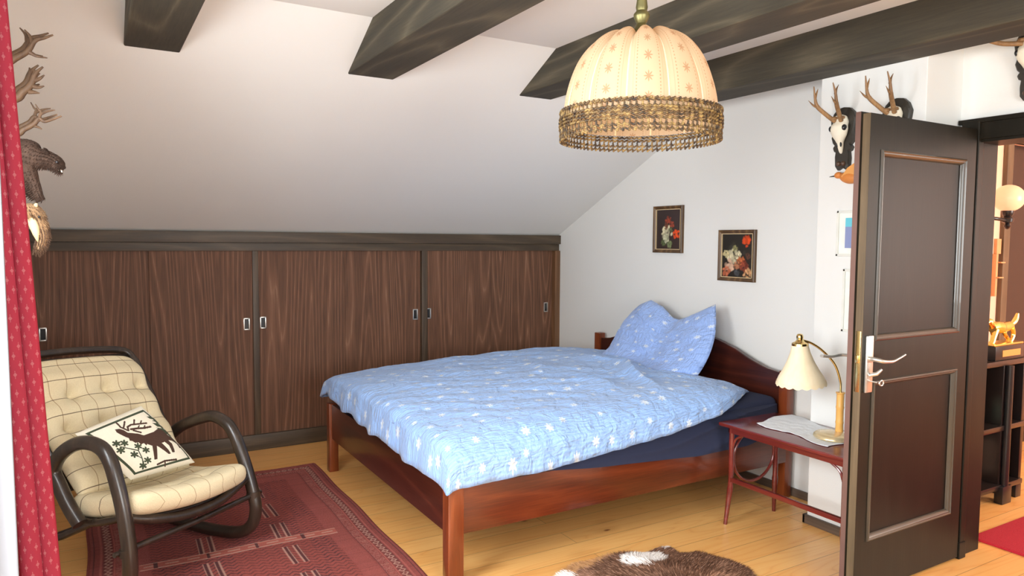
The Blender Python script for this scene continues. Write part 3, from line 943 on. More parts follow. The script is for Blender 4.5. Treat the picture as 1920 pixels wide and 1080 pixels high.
# table lamp
tl = thing('table_lamp', 'brass and bamboo table lamp with a bell shaped cream shade', 'table lamp', (2.93, 2.06, TZ + .008))
zb_ = TZ + 0.009
m = MB().lathe([(0, 0), (.082, 0), (.087, .006), (.085, .014), (.076, .022), (.03, .026), (0, .027)], (2.925, 2.055, zb_), 40)
m.build('base', plain('ivory_brass', lin((226, 204, 160)), 0.25, 0.5, 0.05), tl)
m = MB().lathe([(0, .02), (.0175, .02), (.0165, .06), (.0185, .068), (.0165, .076), (.0165, .13), (.0185, .138), (.0165, .145), (.0165, .20), (.020, .203), (.020, .208), (0, .208)], (2.962, 2.052, zb_), 18)
m.build('bamboo_stem', plain('bamboo', lin((232, 176, 96)), 0.35, 0, 0.12, 30), tl)
arc = spline([(2.962, 2.052, zb_ + .2), (2.962, 2.056, zb_ + .26), (2.945, 2.075, zb_ + .335), (2.905, 2.11, zb_ + .395), (2.865, 2.142, zb_ + .43), (2.832, 2.168, zb_ + .443)], 8)
MB().tube(arc, 0.0055, 10).build('curved_arm', M_BRASS, tl)
SHM = Matrix.Rotation(math.radians(-5), 4, 'Y')
sc0 = (2.824, 2.172, 0.0)
ztop = 0.955
t = NT('cream_lampshade')
nz = t.n('ShaderNodeTexNoise', Vector=t.coord((1, 1, .2)), Scale=60, Detail=3)
shade_m = t.fin(t.mix(nz, lin((236, 216, 178)), lin((250, 236, 206))), 0.8, Emission__Color=lin((255, 226, 180)), Emission__Strength=0.0)
def scal(a, z): return 1 + (0.014 * math.cos(14 * a) if z < -.16 else 0)
prof = [(.036, .0), (.038, -.012), (.045, -.04), (.060, -.08), (.080, -.12), (.098, -.150), (.106, -.168), (.108, -.178)]
m = MB().lathe(prof, (2.824, 2.172, ztop), 56, M=SHM)
m.lathe([(r - .003, z) for r, z in prof][::-1], (2.824, 2.172, ztop), 56, M=SHM)
m.build('lamp_shade', shade_m, tl)
m = MB()
m.grid(lambda u, v: tuple(SHM @ Vector(((.1085 + .004 * v) * math.cos(2 * PI * u), (.1085 + .004 * v) * math.sin(2 * PI * u), -.170 - (.012 + .008 * abs(math.sin(9 * 2 * PI * u))) * v)) + Vector((2.824, 2.172, ztop))), 140, 5, wrap=True)
m.build('lace_trim', plain('cream_lace', lin((246, 226, 190)), 0.9), tl)
m = MB().lathe([(0, -.004), (.038, -.004), (.036, .006), (.022, .012), (.014, .022), (.016, .034), (.013, .045), (.010, .048), (0, .05)], (2.824, 2.172, ztop), 24, M=SHM)
m.build('finial', M_BRASS, tl)
MB().tube(spline([(2.955, 2.02, zb_ + .03), (2.935, 1.99, zb_ + .015), (2.95, 1.955, zb_ + .006), (3.02, 1.94, zb_ + .005), (3.10, 1.95, zb_ + .005)], 6), 0.0035, 8).build('cable', M_WHITEP, tl)

# ------------------------------------------------------------------ pictures on the right wall
def vcol_mat(name, rough=0.5, attr='Col'):
    t = NT(name)
    a = t.n('ShaderNodeAttribute', _attribute_name=attr)
    return t.fin(a.outputs['Color'], rough)


M_CANVAS = vcol_mat('painted_canvas', 0.35)


def painted(me, cols):
    """cols: per-vertex linear rgb"""
    ca = me.color_attributes.new(name='Col', type='FLOAT_COLOR', domain='POINT')
    arr = np.ones((len(me.vertices), 4), dtype=np.float32)
    arr[:, :3] = cols
    ca.data.foreach_set('color', arr.ravel())


def flower_art(nx, ny, blobs, bgc, seed):
    """a made-up bouquet: soft petals over a dark ground. blobs: (u, v, r, rgb)"""
    U, V = np.meshgrid(np.linspace(0, 1, nx), np.linspace(0, 1, ny))
    r_ = np.random.default_rng(seed)
    img = np.ones((ny, nx, 3)) * np.array(lin(bgc))
    img *= (0.8 + 0.5 * U)[..., None]
    asp = ny / nx
    for (cu, cv, rr, col) in blobs:
        for k in range(int(26)):
            a = r_.uniform(0, 2 * PI); d = rr * math.sqrt(r_.uniform(0, 1)) * 0.8
            pu, pv = cu + d * math.cos(a), cv + d * math.sin(a) / asp
            pr = rr * r_.uniform(.2, .42)
            el = r_.uniform(.5, 1.0); th = r_.uniform(0, PI)
            du, dv = (U - pu), (V - pv) * asp
            q = ((du * math.cos(th) + dv * math.sin(th)) / pr) ** 2 + ((-du * math.sin(th) + dv * math.cos(th)) / (pr * el)) ** 2
            al = np.clip(1.3 - q * 1.3, 0, 1)[..., None] * .85
            cc = np.clip(np.array(lin(col)) * r_.uniform(.45, 1.25), 0, 1)
            img = img * (1 - al) + cc * al
    return img.reshape(-1, 3)


def picture(y0, y1, z0, z1, label, blobs, bgc, seed, xw=XR):
    th = thing('framed_picture', label, 'picture', (xw, (y0 + y1) / 2, z0))
    fw_ = 0.030
    fr = MB()
    prof = [(0, 0.0), (0, 0.018), (0.006, 0.022), (0.014, 0.019), (0.022, 0.012)]
    rings = [[(xw - d, y0 + a, z0 + a), (xw - d, y1 - a, z0 + a), (xw - d, y1 - a, z1 - a), (xw - d, y0 + a, z1 - a)] for a, d in prof]
    V = [p for r in rings for p in r]
    fr.add(V, [(i * 4 + k, i * 4 + (k + 1) % 4, (i + 1) * 4 + (k + 1) % 4, (i + 1) * 4 + k) for i in range(len(rings) - 1) for k in range(4)])
    fo = fr.build('frame', wood('frame_wood_%d' % seed, lin((70, 48, 28)), lin((104, 76, 46)), lin((140, 106, 66)), 'Z', band=3), th, smooth=False)
    sp_ = MB()
    for a in ((.022, .026),):
        q = [(y0 + a[0], y1 - a[0], z0 + a[0], z0 + a[1]), (y0 + a[0], y1 - a[0], z1 - a[1], z1 - a[0]), (y0 + a[0], y0 + a[1], z0 + a[0], z1 - a[0]), (y1 - a[1], y1 - a[0], z0 + a[0], z1 - a[0])]
        for b0, b1, c0, c1 in q: sp_.box(xw - 0.013, xw - 0.004, b0, b1, c0, c1)
    sp_.build('gold_slip', plain('pale_gold_slip', lin((232, 206, 160)), 0.35, 0.2), th)
    nx, ny = 70, int(70 * (z1 - z0) / (y1 - y0))
    cv = MB().grid(lambda u, v: (xw - 0.006, lerp(y1 - .025, y0 + .025, u), lerp(z0 + .025, z1 - .025, v)), nx, ny)
    co = cv.build('canvas', M_CANVAS, th)
    painted(co.data, flower_art(nx, ny, blobs, bgc, seed))
    return th


W_, O_, R_, G_, P_ = (228, 216, 176), (236, 84, 36), (196, 60, 34), (92, 104, 66), (196, 128, 92)
picture(3.537, 3.822, 1.351, 1.668, 'left and higher framed flower picture: one white rose and a red bloom',
        [(.30, .16, .12, G_), (.55, .12, .12, (130, 140, 96)), (.45, .42, .24, W_), (.42, .28, .14, (206, 204, 168)), (.84, .36, .16, O_), (.48, .72, .15, (150, 62, 40)), (.64, .62, .11, (160, 70, 48)), (.40, .58, .1, (120, 70, 50)), (.60, .50, .08, G_)], (54, 40, 38), 3)
picture(2.930, 3.218, 1.188, 1.500, 'right and lower framed flower picture: mixed bouquet with an orange bloom on top',
        [(.5, .55, .30, (56, 52, 44)), (.80, .84, .17, O_), (.42, .66, .10, (150, 144, 96)), (.36, .47, .22, W_), (.14, .54, .12, (206, 190, 140)), (.24, .26, .18, (222, 180, 150)), (.55, .50, .12, W_), (.62, .38, .13, (200, 110, 66)), (.50, .28, .12, P_), (.74, .26, .16, (140, 66, 48)), (.16, .12, .16, (188, 104, 72)), (.84, .10, .14, (214, 160, 112)), (.86, .50, .1, (100, 66, 52)), (.5, .1, .1, (80, 82, 84))], (40, 36, 32), 5)


def pale_picture(y0, y1, z0, z1, label, colr):
    th = thing('small_picture', label, 'picture', (3.12, (y0 + y1) / 2, z0))
    fr = MB(); t_ = 0.012
    for b0, b1, c0, c1 in ((y0, y1, z0, z0 + t_), (y0, y1, z1 - t_, z1), (y0, y0 + t_, z0, z1), (y1 - t_, y1, z0, z1)):
        fr.box(3.108, 3.12, b0, b1, c0, c1, .002)
    fr.build('frame', plain('pale_frame', (0.76, 0.75, 0.68), .5), th)
    MB().box(3.114, 3.12, y0 + .01, y1 - .01, z0 + .01, z1 - .01).build('mount', plain('mount_card', (.82, .82, .76), .8), th)
    cvv = MB().grid(lambda u, v: (3.1125, lerp(y1 - .045, y0 + .045, u), lerp(z0 + .04, z1 - .035, v)), 20, 30)
    co = cvv.build('print', M_CANVAS, th)
    U, V = np.meshgrid(np.linspace(0, 1, 20), np.linspace(0, 1, 30))
    img = np.where((V > .72)[..., None], np.array(lin((110, 200, 216))), np.array(lin(colr)))
    painted(co.data, img.reshape(-1, 3))


pale_picture(2.02, 2.208, 1.36, 1.578, 'pale framed picture with a blue print on the pier, half behind the door', (140, 150, 190))
pale_picture(2.00, 2.165, 1.00, 1.30, 'lower pale picture on the pier, almost hidden behind the door edge', (190, 200, 200))

# carved wooden bird on the pier
bd = thing('wooden_bird', 'orange carved wooden bird on the pier beside the door edge', 'carved bird', (3.12, 2.14, 1.71))
b_ = MB()
b_.tube(spline([(3.095, 2.185, 1.742), (3.095, 2.15, 1.733), (3.09, 2.10, 1.728), (3.095, 2.03, 1.735)], 6), [0.013 + 0.016 * math.sin(PI * min(1, k / 16)) for k in range(19)], 14)
b_.ball((3.093, 2.196, 1.746), (.016, .020, .016))
b_.build('body', plain('orange_wood', lin((214, 132, 62)), 0.5, 0, .15, 40), bd)
MB().tube([(3.092, 2.213, 1.744), (3.092, 2.243, 1.741)], [0.004, 0.0012], 8).build('beak', M_DARK, bd)
b_ = MB(); b_.prism([(2.165, 1.735), (2.135, 1.775), (2.09, 1.80), (2.06, 1.80), (2.08, 1.745), (2.10, 1.73)], 3.070, 3.080, 'YZ')
b_.build('wing', plain('orange_wood_wing', lin((226, 158, 84)), 0.5), bd)


# ------------------------------------------------------------------ roe buck skulls
M_ANTLER = wood('antler_horn', lin((110, 76, 46)), lin((176, 134, 88)), lin((220, 186, 140)), 'Z', band=3, rough=0.55, contrast=0.3, fine=.5)
M_BONE = plain('bleached_bone', lin((238, 228, 206)), 0.6, 0, 0.08, 30, 0.2)
M_CARVE = plain('carved_brown', lin((84, 62, 48)), .4)
M_PLAQUE = plain('carved_dark_oak', lin((50, 44, 36)), 0.45, 0, 0.35, 40, 0.4)


def roe(xw, yc, zc, label, spread=1.0, tall=1.0, rot=0.0, sz=1.0):
    """skull on a carved plaque; wall plane x = xw, trophy sticks out towards -X"""
    th = thing('roe_skull_trophy', label, 'antler trophy', (xw, yc, zc), None)
    def P(o, s, u):  # out, side, up
        o, s, u = o * sz, s * sz, u * sz
        c_, n_ = math.cos(rot), math.sin(rot)
        return (xw - o, yc + s * c_ - u * n_, zc + u * c_ + s * n_)
    out = [(0, .090), (.030, .085), (.052, .064), (.066, .03), (.062, .0), (.054, -.03), (.060, -.05), (.052, -.075), (.040, -.088), (.050, -.10), (.044, -.115), (.034, -.12), (.038, -.15), (.036, -.185), (.022, -.205), (.006, -.195)]
    poly = [P(0, s, u) for s, u in out] + [P(0, -s, u) for s, u in reversed(out[1:])]
    n = len(poly); m_ = MB()
    fr = [(x - .020, y, z) for x, y, z in poly]
    cen = (xw - .020, yc, zc - .05)
    ins = [(x - .006, lerp(y, cen[1], .10), lerp(z, cen[2], .08)) for x, y, z in fr]
    V = poly + fr + ins
    F = [(i, (i + 1) % n, (i + 1) % n + n, i + n) for i in range(n)] + [(i + n, (i + 1) % n + n, (i + 1) % n + 2 * n, i + 2 * n) for i in range(n)] + [tuple(range(2 * n, 3 * n)), tuple(range(n - 1, -1, -1))]
    m_.add(V, F)
    m_.build('plaque', M_PLAQUE, th, angle=30)
    m_ = MB()
    for s in (-.012, .012): MB().ball(P(.026, s, -.175), .012 * sz).build('carved_acorn', M_CARVE, th)
    # skull: loft of sections from cranium down to the nose
    secs = [(-.0, .045, .012, .014, .052), (.010, .040, .028, .030, .045), (.022, .034, .036, .034, .020), (.0, .05, .042, .036, -.002), (0, .052, .046, .034, -.018), (0, .046, .036, .030, -.045), (0, .040, .018, .022, -.072), (0, .034, .013, .016, -.098), (0, .030, .009, .010, -.120), (0, .028, .004, .004, -.128)]
    def sk(u, v):
        f_ = v * (len(secs) - 1); i = min(int(f_), len(secs) - 2); t_ = f_ - i
        a_ = [lerp(secs[i][k], secs[i + 1][k], t_) for k in range(5)]
        ang = 2 * PI * u
        return P(max(.016, a_[1] + a_[3] * math.cos(ang) * .8), a_[2] * math.sin(ang), a_[4])
    m_ = MB(); m_.grid(sk, 20, 26, wrap=True)
    m_.add([P(.07, 0, .06), P(.07, 0, .0601), P(.0701, 0, .06)], [(0, 1, 2)])
    m_.build('skull', M_BONE, th, angle=60)
    m_ = MB()
    for s in (-1, 1):
        MB().ball(P(.060, s * .034, -.012), (.014 * sz, .011 * sz, .015 * sz)).build('eye_socket', M_BLACK, th)
        MB().ball(P(.047, s * .010, -.085), (.006 * sz, .004 * sz, .014 * sz)).build('nostril', M_BLACK, th)
    for s in (-1, 1):
        k = spread
        m_ = MB()
        main = spline([P(.060, .016 * s, .022), P(.100, .032 * s * k, .050 * tall), P(.146, .050 * s * k, .088 * tall), P(.160, .054 * s * k, .130 * tall), P(.176, .050 * s * k, .178 * tall)], 6)
        L_ = len(main)
        m_.tube(main, [lerp(.0105, .0085, i / L_) if i < L_ * .5 else lerp(.0085, .0018, (i - L_ * .5) / (L_ * .5)) for i in range(L_)], 10)
        m_.tube(spline([P(.144, .050 * s * k, .085 * tall), P(.168, .055 * s * k, .092 * tall), P(.198, .060 * s * k, .112 * tall)], 5), [.007, .0066, .006, .0055, .005, .0045, .004, .0032, .0024, .0016, .001], 8)
        m_.tube(spline([P(.160, .053 * s * k, .128 * tall), P(.152, .052 * s * k, .150 * tall), P(.140, .054 * s * k, .172 * tall)], 5), [.0065, .006, .0055, .005, .0046, .004, .0036, .003, .0022, .0016, .001], 8)
        m_.lathe([(0, -.008), (.016, -.006), (.018, 0), (.015, .006), (0, .008)], P(.064, .018 * s, .036), 12)
        m_.build('antler', M_ANTLER, th)
    return th


roe(3.12, 2.185, 1.975, 'bleached roe skull with two antlers on the pier, left of the open door edge')
roe(3.12, 1.925, 1.975, 'roe skull with antlers on the pier, its lower half hidden behind the door top')
roe(XR, 1.525, 2.225, 'roe skull on a dark carved plaque above the doorway, cut by the right photo edge', spread=2.4, tall=0.6)


# ------------------------------------------------------------------ pendant lamp
LX, LY = 1.464, 1.726
pd = thing('pendant_lamp', 'big dome pendant lamp of cream flowered fabric with a crocheted gold rim', 'pendant lamp', (LX, LY, ZC))
rod = MB()
zt = 2.052
rod.lathe([(0, -.02), (.046, -.02), (.040, -.002), (.024, .014), (.014, .030), (.018, .036), (.024, .050), (.024, .058), (.016, .068), (.018, .078), (.015, .10), (.018, .112), (.026, .122), (.027, .132), (.017, .142), (.014, .17), (.018, .178), (.014, .19), (.013, .23), (.020, .24), (.020, .252), (.012, .262), (.012, .30), (0.05, .312), (.055, .344), (0, .344)], (LX, LY, zt), 28)
rod.build('turned_rod', M_OLDBRASS, pd)
t = NT('flowered_lampshade_fabric')
uvn = t.t.nodes.new('ShaderNodeUVMap'); uvn.uv_map = 'UVMap'
sep = t.n('ShaderNodeSeparateXYZ', i0=uvn.outputs[0])
lob = t.math('MULTIPLY', sep.outputs[0], 12.0)
fr_ = t.math('FRACT', lob)
du = t.math('MULTIPLY', t.math('SUBTRACT', fr_, 0.5), 0.115)
odd = t.math('FRACT', t.math('MULTIPLY', t.math('FLOOR', lob), 0.5))
vv = t.math('ADD', t.math('MULTIPLY', sep.outputs[1], 7.0), odd)
dv = t.math('MULTIPLY', t.math('SUBTRACT', t.math('FRACT', vv), 0.5), 0.048)
rr = t.math('SQRT', t.math('ADD', t.math('MULTIPLY', du, du), t.math('MULTIPLY', dv, dv)))
an = t.math('ARCTAN2', dv, du)
star = t.math('DIVIDE', rr, t.math('ADD', 0.010, t.math('MULTIPLY', t.math('COSINE', t.math('MULTIPLY', an, 8)), 0.005)))
fl = t.ramp(star, [(0.75, (1, 1, 1)), (1.0, (0, 0, 0))])
s1 = t.math('ABSOLUTE', t.math('SUBTRACT', t.math('ABSOLUTE', t.math('SUBTRACT', fr_, 0.5)), 0.28))
dots = t.math('GREATER_THAN', t.math('SINE', t.math('MULTIPLY', sep.outputs[1], 260)), 0.0)
st = t.math('MULTIPLY', t.math('LESS_THAN', s1, 0.014), dots)
s2 = t.math('LESS_THAN', t.math('ABSOLUTE', t.math('SUBTRACT', t.math('ABSOLUTE', t.math('SUBTRACT', fr_, 0.5)), 0.36)), 0.008)
pat = t.math('MINIMUM', t.math('ADD', t.math('MULTIPLY', fl, 0.6), t.math('ADD', t.math('MULTIPLY', st, 0.5), t.math('MULTIPLY', s2, .25))), 0.7)
colr = t.mix(pat, lin((222, 196, 164)), lin((170, 118, 80)))
dif = t.n('ShaderNodeBsdfDiffuse', Color=colr)
tra = t.n('ShaderNodeBsdfTranslucent', Color=colr)
mx = t.n('ShaderNodeMixShader', i0=0.5, i1=dif.outputs[0], i2=tra.outputs[0])
t.t.links.new(mx.outputs[0], t.out.inputs[0])
M_SHADE = t.m
SPROF = [(.036, 2.040), (.080, 2.050), (.120, 2.038), (.158, 2.010), (.190, 1.968), (.213, 1.915), (.227, 1.862), (.232, 1.815), (.234, 1.778)]
SPP = spline([(r, 0, z) for r, z in SPROF], 5)


def shade_fn(u, v):
    f_ = v * (len(SPP) - 1); i = min(int(f_), len(SPP) - 2)
    p = SPP[i].lerp(SPP[i + 1], f_ - i)
    a = 2 * PI * u + 0.18
    lo = abs(math.sin(6 * (a - 0.18)))
    k = 1 - 0.060 * (1 - lo) ** 1.6 * (0.45 + 0.55 * math.sin(PI * min(1, v * 1.1 + .05)))
    zz = p.z + (-0.028 * (1 - lo) ** 1.2 + .004) * (1 - sstep(.0, .75, v))
    return (LX + p.x * k * math.cos(a), LY + p.x * k * math.sin(a), zz)


s_ = MB(); s_.grid(shade_fn, 241, 40, uv=True)
so = s_.build('lamp_shade', M_SHADE, pd, angle=60)
ri = MB()
for j in range(12):
    pts_ = [Vector(shade_fn((j) / 12 + 1e-4, v)) for v in np.linspace(0, 1, 22)]
    ri.tube(pts_, 0.0032, 6)
ri.build('piping', plain('cream_piping', lin((214, 192, 158)), 0.9), pd)
# crocheted rim: rows of knotted cord with an open row at top and bottom
M_CORD = plain('gold_brown_cord', lin((150, 118, 60)), 0.6, 0, 0.45, 90, .3)
t = NT('gold_cord'); nz = t.n('ShaderNodeTexNoise', Vector=t.coord(), Scale=60, Detail=3)
M_CORD = t.fin(t.ramp(nz.outputs[0], [(.35, lin((40, 28, 16))), (.5, lin((84, 62, 32))), (.68, lin((150, 122, 70)))]), .6)
cr = MB()
RR = 0.241
def ringpt(a, z, dr=0): return (LX + (RR + dr) * math.cos(a), LY + (RR + dr) * math.sin(a), z)
rows = [(1.812, .0048, 0), (1.793, .0048, .001), (1.783, .0048, .0015), (1.773, .0048, .0015), (1.763, .0046, .001), (1.745, .0040, 0), (1.733, .0036, 0)]
NK = 92
for z, r, dr_ in rows:
    n = NK * 4
    cr.tube([ringpt(2 * PI * i / n, z + .0022 * math.sin(2 * PI * i / 4), dr_ + .0022 * math.cos(2 * PI * i / 4)) for i in range(n)], r * .8, 6, closed=True)
for k in range(NK):
    a = 2 * PI * k / NK
    for za, zb in ((1.812, 1.793), (1.763, 1.745), (1.745, 1.733)):
        cr.tube([ringpt(a, za), ringpt(a + .010, (za + zb) / 2, .001), ringpt(a, zb)], .0030, 5)
    cr.ball(ringpt(a, 1.729, .001), .0042, 6, 4)
    cr.ball(ringpt(a + PI / NK, 1.816, .001), .0042, 6, 4)
cr.build('crochet_trim', M_CORD, pd, angle=80)
bl = MB().ball((LX, LY, 1.90), (.03, .03, .04)).lathe([(0, .03), (.016, .03), (.018, .07), (.018, .12), (0, .12)], (LX, LY, 1.90), 14, mi=1)
bl.build('bulb', [NT('bulb_glass').fin((1, 1, 1), .3, Emission__Color=(1, .82, .6, 1), Emission__Strength=2.5), M_WHITEP], pd)
point('pendant_bulb', (LX, LY, 1.86), 0.35, (1.0, 0.80, 0.56), 0.04)

# ------------------------------------------------------------------ woven rug
RX0, RX1, RY0, RY1 = -0.045, 1.205, 2.15, 4.51
nxr, nyr = 300, 540
U, V = np.meshgrid(np.linspace(0, 1, nxr), np.linspace(0, 1, nyr))
Xr, Yr = RX0 + U * (RX1 - RX0), RY0 + V * (RY1 - RY0)
base = np.ones((nyr, nxr, 3)) * np.array(lin((128, 62, 58)))
cream, dark, pink, brick = (np.array(lin(q)) for q in ((176, 136, 124), (66, 34, 38), (166, 92, 84), (146, 68, 58)))


def put(mask, colr, al=1.0):
    m_ = (mask * al)[..., None]
    base[:] = base * (1 - m_) + colr * m_


ed = np.minimum(np.minimum(RX1 - Xr, Xr - RX0), np.minimum(RY1 - Yr, Yr - RY0))
ny_ = rng.random((nyr, nxr))
rowv = np.repeat(rng.random((nyr // 2 + 1, 1)), 2, axis=0)[:nyr]
base *= (0.86 + 0.20 * rowv + 0.16 * ny_)[..., None]
al_r = ((Yr / 0.0105) % 1 < 0.5)
put(((ed > .022) & (ed < .026)), dark, .8)
put(((ed > .050) & (ed < .056)), pink, .6)
bd_ = (ed > .062) & (ed < .100)
s_al = np.where(np.minimum(RX1 - Xr, Xr - RX0) < np.minimum(RY1 - Yr, Yr - RY0), Yr, Xr)
dia = np.abs(((s_al / .036) % 1) - .5) * 2 + np.abs((ed - .081) / .019)
put(bd_, dark, .45)
put(bd_ & (np.abs(dia - .75) < .22), cream, .75)
put((ed > .104) & (ed < .108), pink, .7)
put((ed > .150) & (ed < .154), dark, .6)
put((ed > .112) & (ed < .148) & (((s_al / .012) % 1) < .4) & (ny_ > .3), cream, .35)
put((ed > .16) & (ed < .24) & (((s_al / .009) % 1) < .5), pink, .30)
fld = ed > .245
# blocks of zigzag weave
bx_, by_ = (Xr + .5) / .34, (Yr - 0.05) / .30
fx, fy = bx_ % 1, by_ % 1
zz = ((Yr + 0.020 * np.abs(((Xr / .046) % 1) - .5) * 2) / .030) % 1
put(fld & (zz < .36), dark, .8)
put(fld & (zz > .8), brick, .6)
blk = (np.floor(bx_) + np.floor(by_)) % 2
put(fld & (blk > .5), brick, .22)
# paired upright bars and the long pale band
for xx in (.10, .44, .78):
    for k, d_ in enumerate((-.046, -.026, .0, .020)):
        mk = fld & (np.abs(Xr - xx - d_) < .0035) & (fy > .18) & (fy < .85)
        put(mk, cream, .75)
    put(fld & (np.abs(Xr - xx + .036) < .006) & (fy > .18) & (fy < .85), dark, .8)
    put(fld & (np.abs(Xr - xx - .010) < .006) & (fy > .18) & (fy < .85), dark, .8)
for yy in (3.385, 2.60):
    bnd = (np.abs(Yr - yy) < .030) & (ed > .20)
    put(bnd, np.array(lin((158, 84, 74))), .95)
    put((np.abs(np.abs(Yr - yy) - .028) < .004) & (ed > .20), cream, .7)
    put((np.abs(Yr - yy) < .007) & (ed > .21) & (((Xr / .085) % 1) < .62), cream, .7)
    put(bnd & (((Xr / .21) % 1) < .07), dark, .9)
base = np.clip(base * np.array([1.22, 1.20, 1.12]), 0, 1)
hgt = 0.009 + 0.003 * (base.mean(axis=2) / base.mean()) * 0.4 + 0.0006 * ny_
Zr = hgt * np.clip(ed / .012, 0.25, 1)
rv = np.stack([Xr + 0.004 * np.sin(Yr * 9), Yr + 0.004 * np.sin(Xr * 11), Zr], axis=-1).reshape(-1, 3)
ii = np.arange((nyr - 1) * nxr).reshape(nyr - 1, nxr)[:, :-1].ravel()
me = D.meshes.new('rug')
me.from_pydata(rv.tolist(), [], np.stack([ii, ii + 1, ii + nxr + 1, ii + nxr], axis=1).tolist())
t = NT('woven_wool')
a = t.n('ShaderNodeAttribute', _attribute_name='Col')
nz = t.n('ShaderNodeTexNoise', Vector=t.coord((1, 1, 1)), Scale=320, Detail=2)
t.bump(t.math('ADD', nz.outputs[0], t.n('ShaderNodeSeparateColor', i0=a.outputs['Color']).outputs[0]), 0.5, 0.004)
me.materials.append(t.fin(t.mix(0.35, a.outputs['Color'], t.mix(nz.outputs[0], (0.05, .03, .03), (1, 1, 1)), 'SOFT_LIGHT'), 0.95))
painted(me, base.reshape(-1, 3))
rug = D.objects.new('rug', me); COL.objects.link(rug)
s_ = rug.modifiers.new('s', 'SOLIDIFY'); s_.thickness = 0.006; s_.offset = -1
tag(rug, 'dark red patterned woven wool rug under the rocking chair', 'rug')

# ------------------------------------------------------------------ fur helper
def strands(m, base_pts, dirs, length, width, rnd, mi_fn=None, curl=0.5):
    """little tapered two-segment blades"""
    for (p, d) in zip(base_pts, dirs):
        p = Vector(p); d = Vector(d)
        L_ = length * rnd.uniform(.6, 1.2)
        side = d.cross(Vector((rnd.uniform(-1, 1), rnd.uniform(-1, 1), rnd.uniform(-.3, 1)))).normalized() * width * .5
        mid = p + d * L_ * .5
        tip = p + d * L_ + Vector((0, 0, -curl * L_ * .25))
        b = len(m.v)
        m.v.extend([tuple(p - side), tuple(p + side), tuple(mid + side * .8), tuple(mid - side * .8), tuple(tip)])
        m.f.extend([(b, b + 1, b + 2, b + 3), (b + 3, b + 2, b + 4)])
        k = mi_fn(p) if mi_fn else 0
        m.mi.extend([k, k])


# ------------------------------------------------------------------ animal hide on the floor
HO = [(1.665, 2.439), (1.734, 2.480), (1.810, 2.508), (1.888, 2.495), (1.984, 2.503), (2.068, 2.494), (2.124, 2.449), (2.202, 2.458), (2.246, 2.460), (2.274, 2.437), (2.264, 2.383), (2.315, 2.341), (2.366, 2.325), (2.392, 2.253), (2.421, 2.186), (2.429, 2.103), (2.393, 2.014), (2.41, 1.86), (2.44, 1.70), (2.52, 1.58), (2.58, 1.45), (2.45, 1.38), (2.30, 1.48), (2.12, 1.42), (1.98, 1.30), (1.80, 1.38), (1.84, 1.60), (1.74, 1.78), (1.60, 1.90), (1.56, 2.12), (1.62, 2.30)]
HO = [(p.x, p.y) for p in spline([(x, y, 0) for x, y in HO], 4, closed=True)]
hc = Vector((sum(p[0] for p in HO) / len(HO), sum(p[1] for p in HO) / len(HO), 0))


def hide_col(x, y):
    """0 dark brown, 1 mid brown, 2 tan, 3 white"""
    n1 = noise.noise((x * 3.2, y * 3.2, 1.0)); n2 = noise.noise((x * 9, y * 9, 5.0)) * .35
    w_ = math.exp(-1.1 * (((x - 2.08) / .12) ** 2 + ((y - 2.38) / .11) ** 2)) + .9 * math.exp(-(((x - 2.27) / .04) ** 2 + ((y - 2.44) / .02) ** 2)) + math.exp(-(((x - 1.69) / .07) ** 2 + ((y - 2.42) / .07) ** 2)) + .9 * math.exp(-(((x - 2.41) / .05) ** 2 + ((y - 2.41) / .03) ** 2)) + .62 * math.exp(-(((x - 2.25) / .12) ** 2 + ((y - 2.16) / .05) ** 2))
    if w_ + n2 > .55: return 3
    tn = math.exp(-(((x - 1.82) / .13) ** 2 + ((y - 2.49) / .07) ** 2)) + .8 * math.exp(-(((x - 1.99) / .06) ** 2 + ((y - 2.50) / .05) ** 2))
    if tn + n2 + n1 * .3 > .5: return 2
    return 1 if n1 + n2 > .10 else 0


def hide_z(x, y, e):
    return 0.012 + 0.018 * max(0, noise.noise((x * 4, y * 4, 2))) * min(1, e * 3) + 0.006 * noise.noise((x * 11, y * 11, 6)) * e + 0.016 * math.exp(-(((x - 2.0) + (y - 2.40) * .8) / .03) ** 2) * e


furm = [plain('fur_dark', lin((100, 66, 46)), .8, 0, .35, 60), plain('fur_mid', lin((162, 120, 96)), .8, 0, .3, 60), plain('fur_tan', lin((186, 138, 92)), .8, 0, .25, 60), plain('fur_white', lin((244, 236, 230)), .8, 0, .05, 60)]
hm = MB(); hv = []; NR = 26; n_ = len(HO)
V = []
for j in range(NR + 1):
    k = j / NR
    for (x, y) in HO:
        px, py = lerp(x, hc.x, k), lerp(y, hc.y, k)
        V.append((px, py, hide_z(px, py, min(1, k * 5)) * (0.25 + .75 * min(1, k * 8))))
for j in range(NR):
    for i in range(n_):
        a0, a1 = j * n_ + i, j * n_ + (i + 1) % n_
        f_ = (a0, a1, a1 + n_, a0 + n_)
        hm.f.append(f_); q = V[a0]; hm.mi.append(hide_col(q[0], q[1]))
hm.v = V
ho = hm.build('fur_hide', furm, org=(hc.x, hc.y, 0))
tag(ho, 'brown and white animal hide lying on the floorboards', 'animal hide')
rn = random.Random(5)
fm = MB(); bp, dd_ = [], []
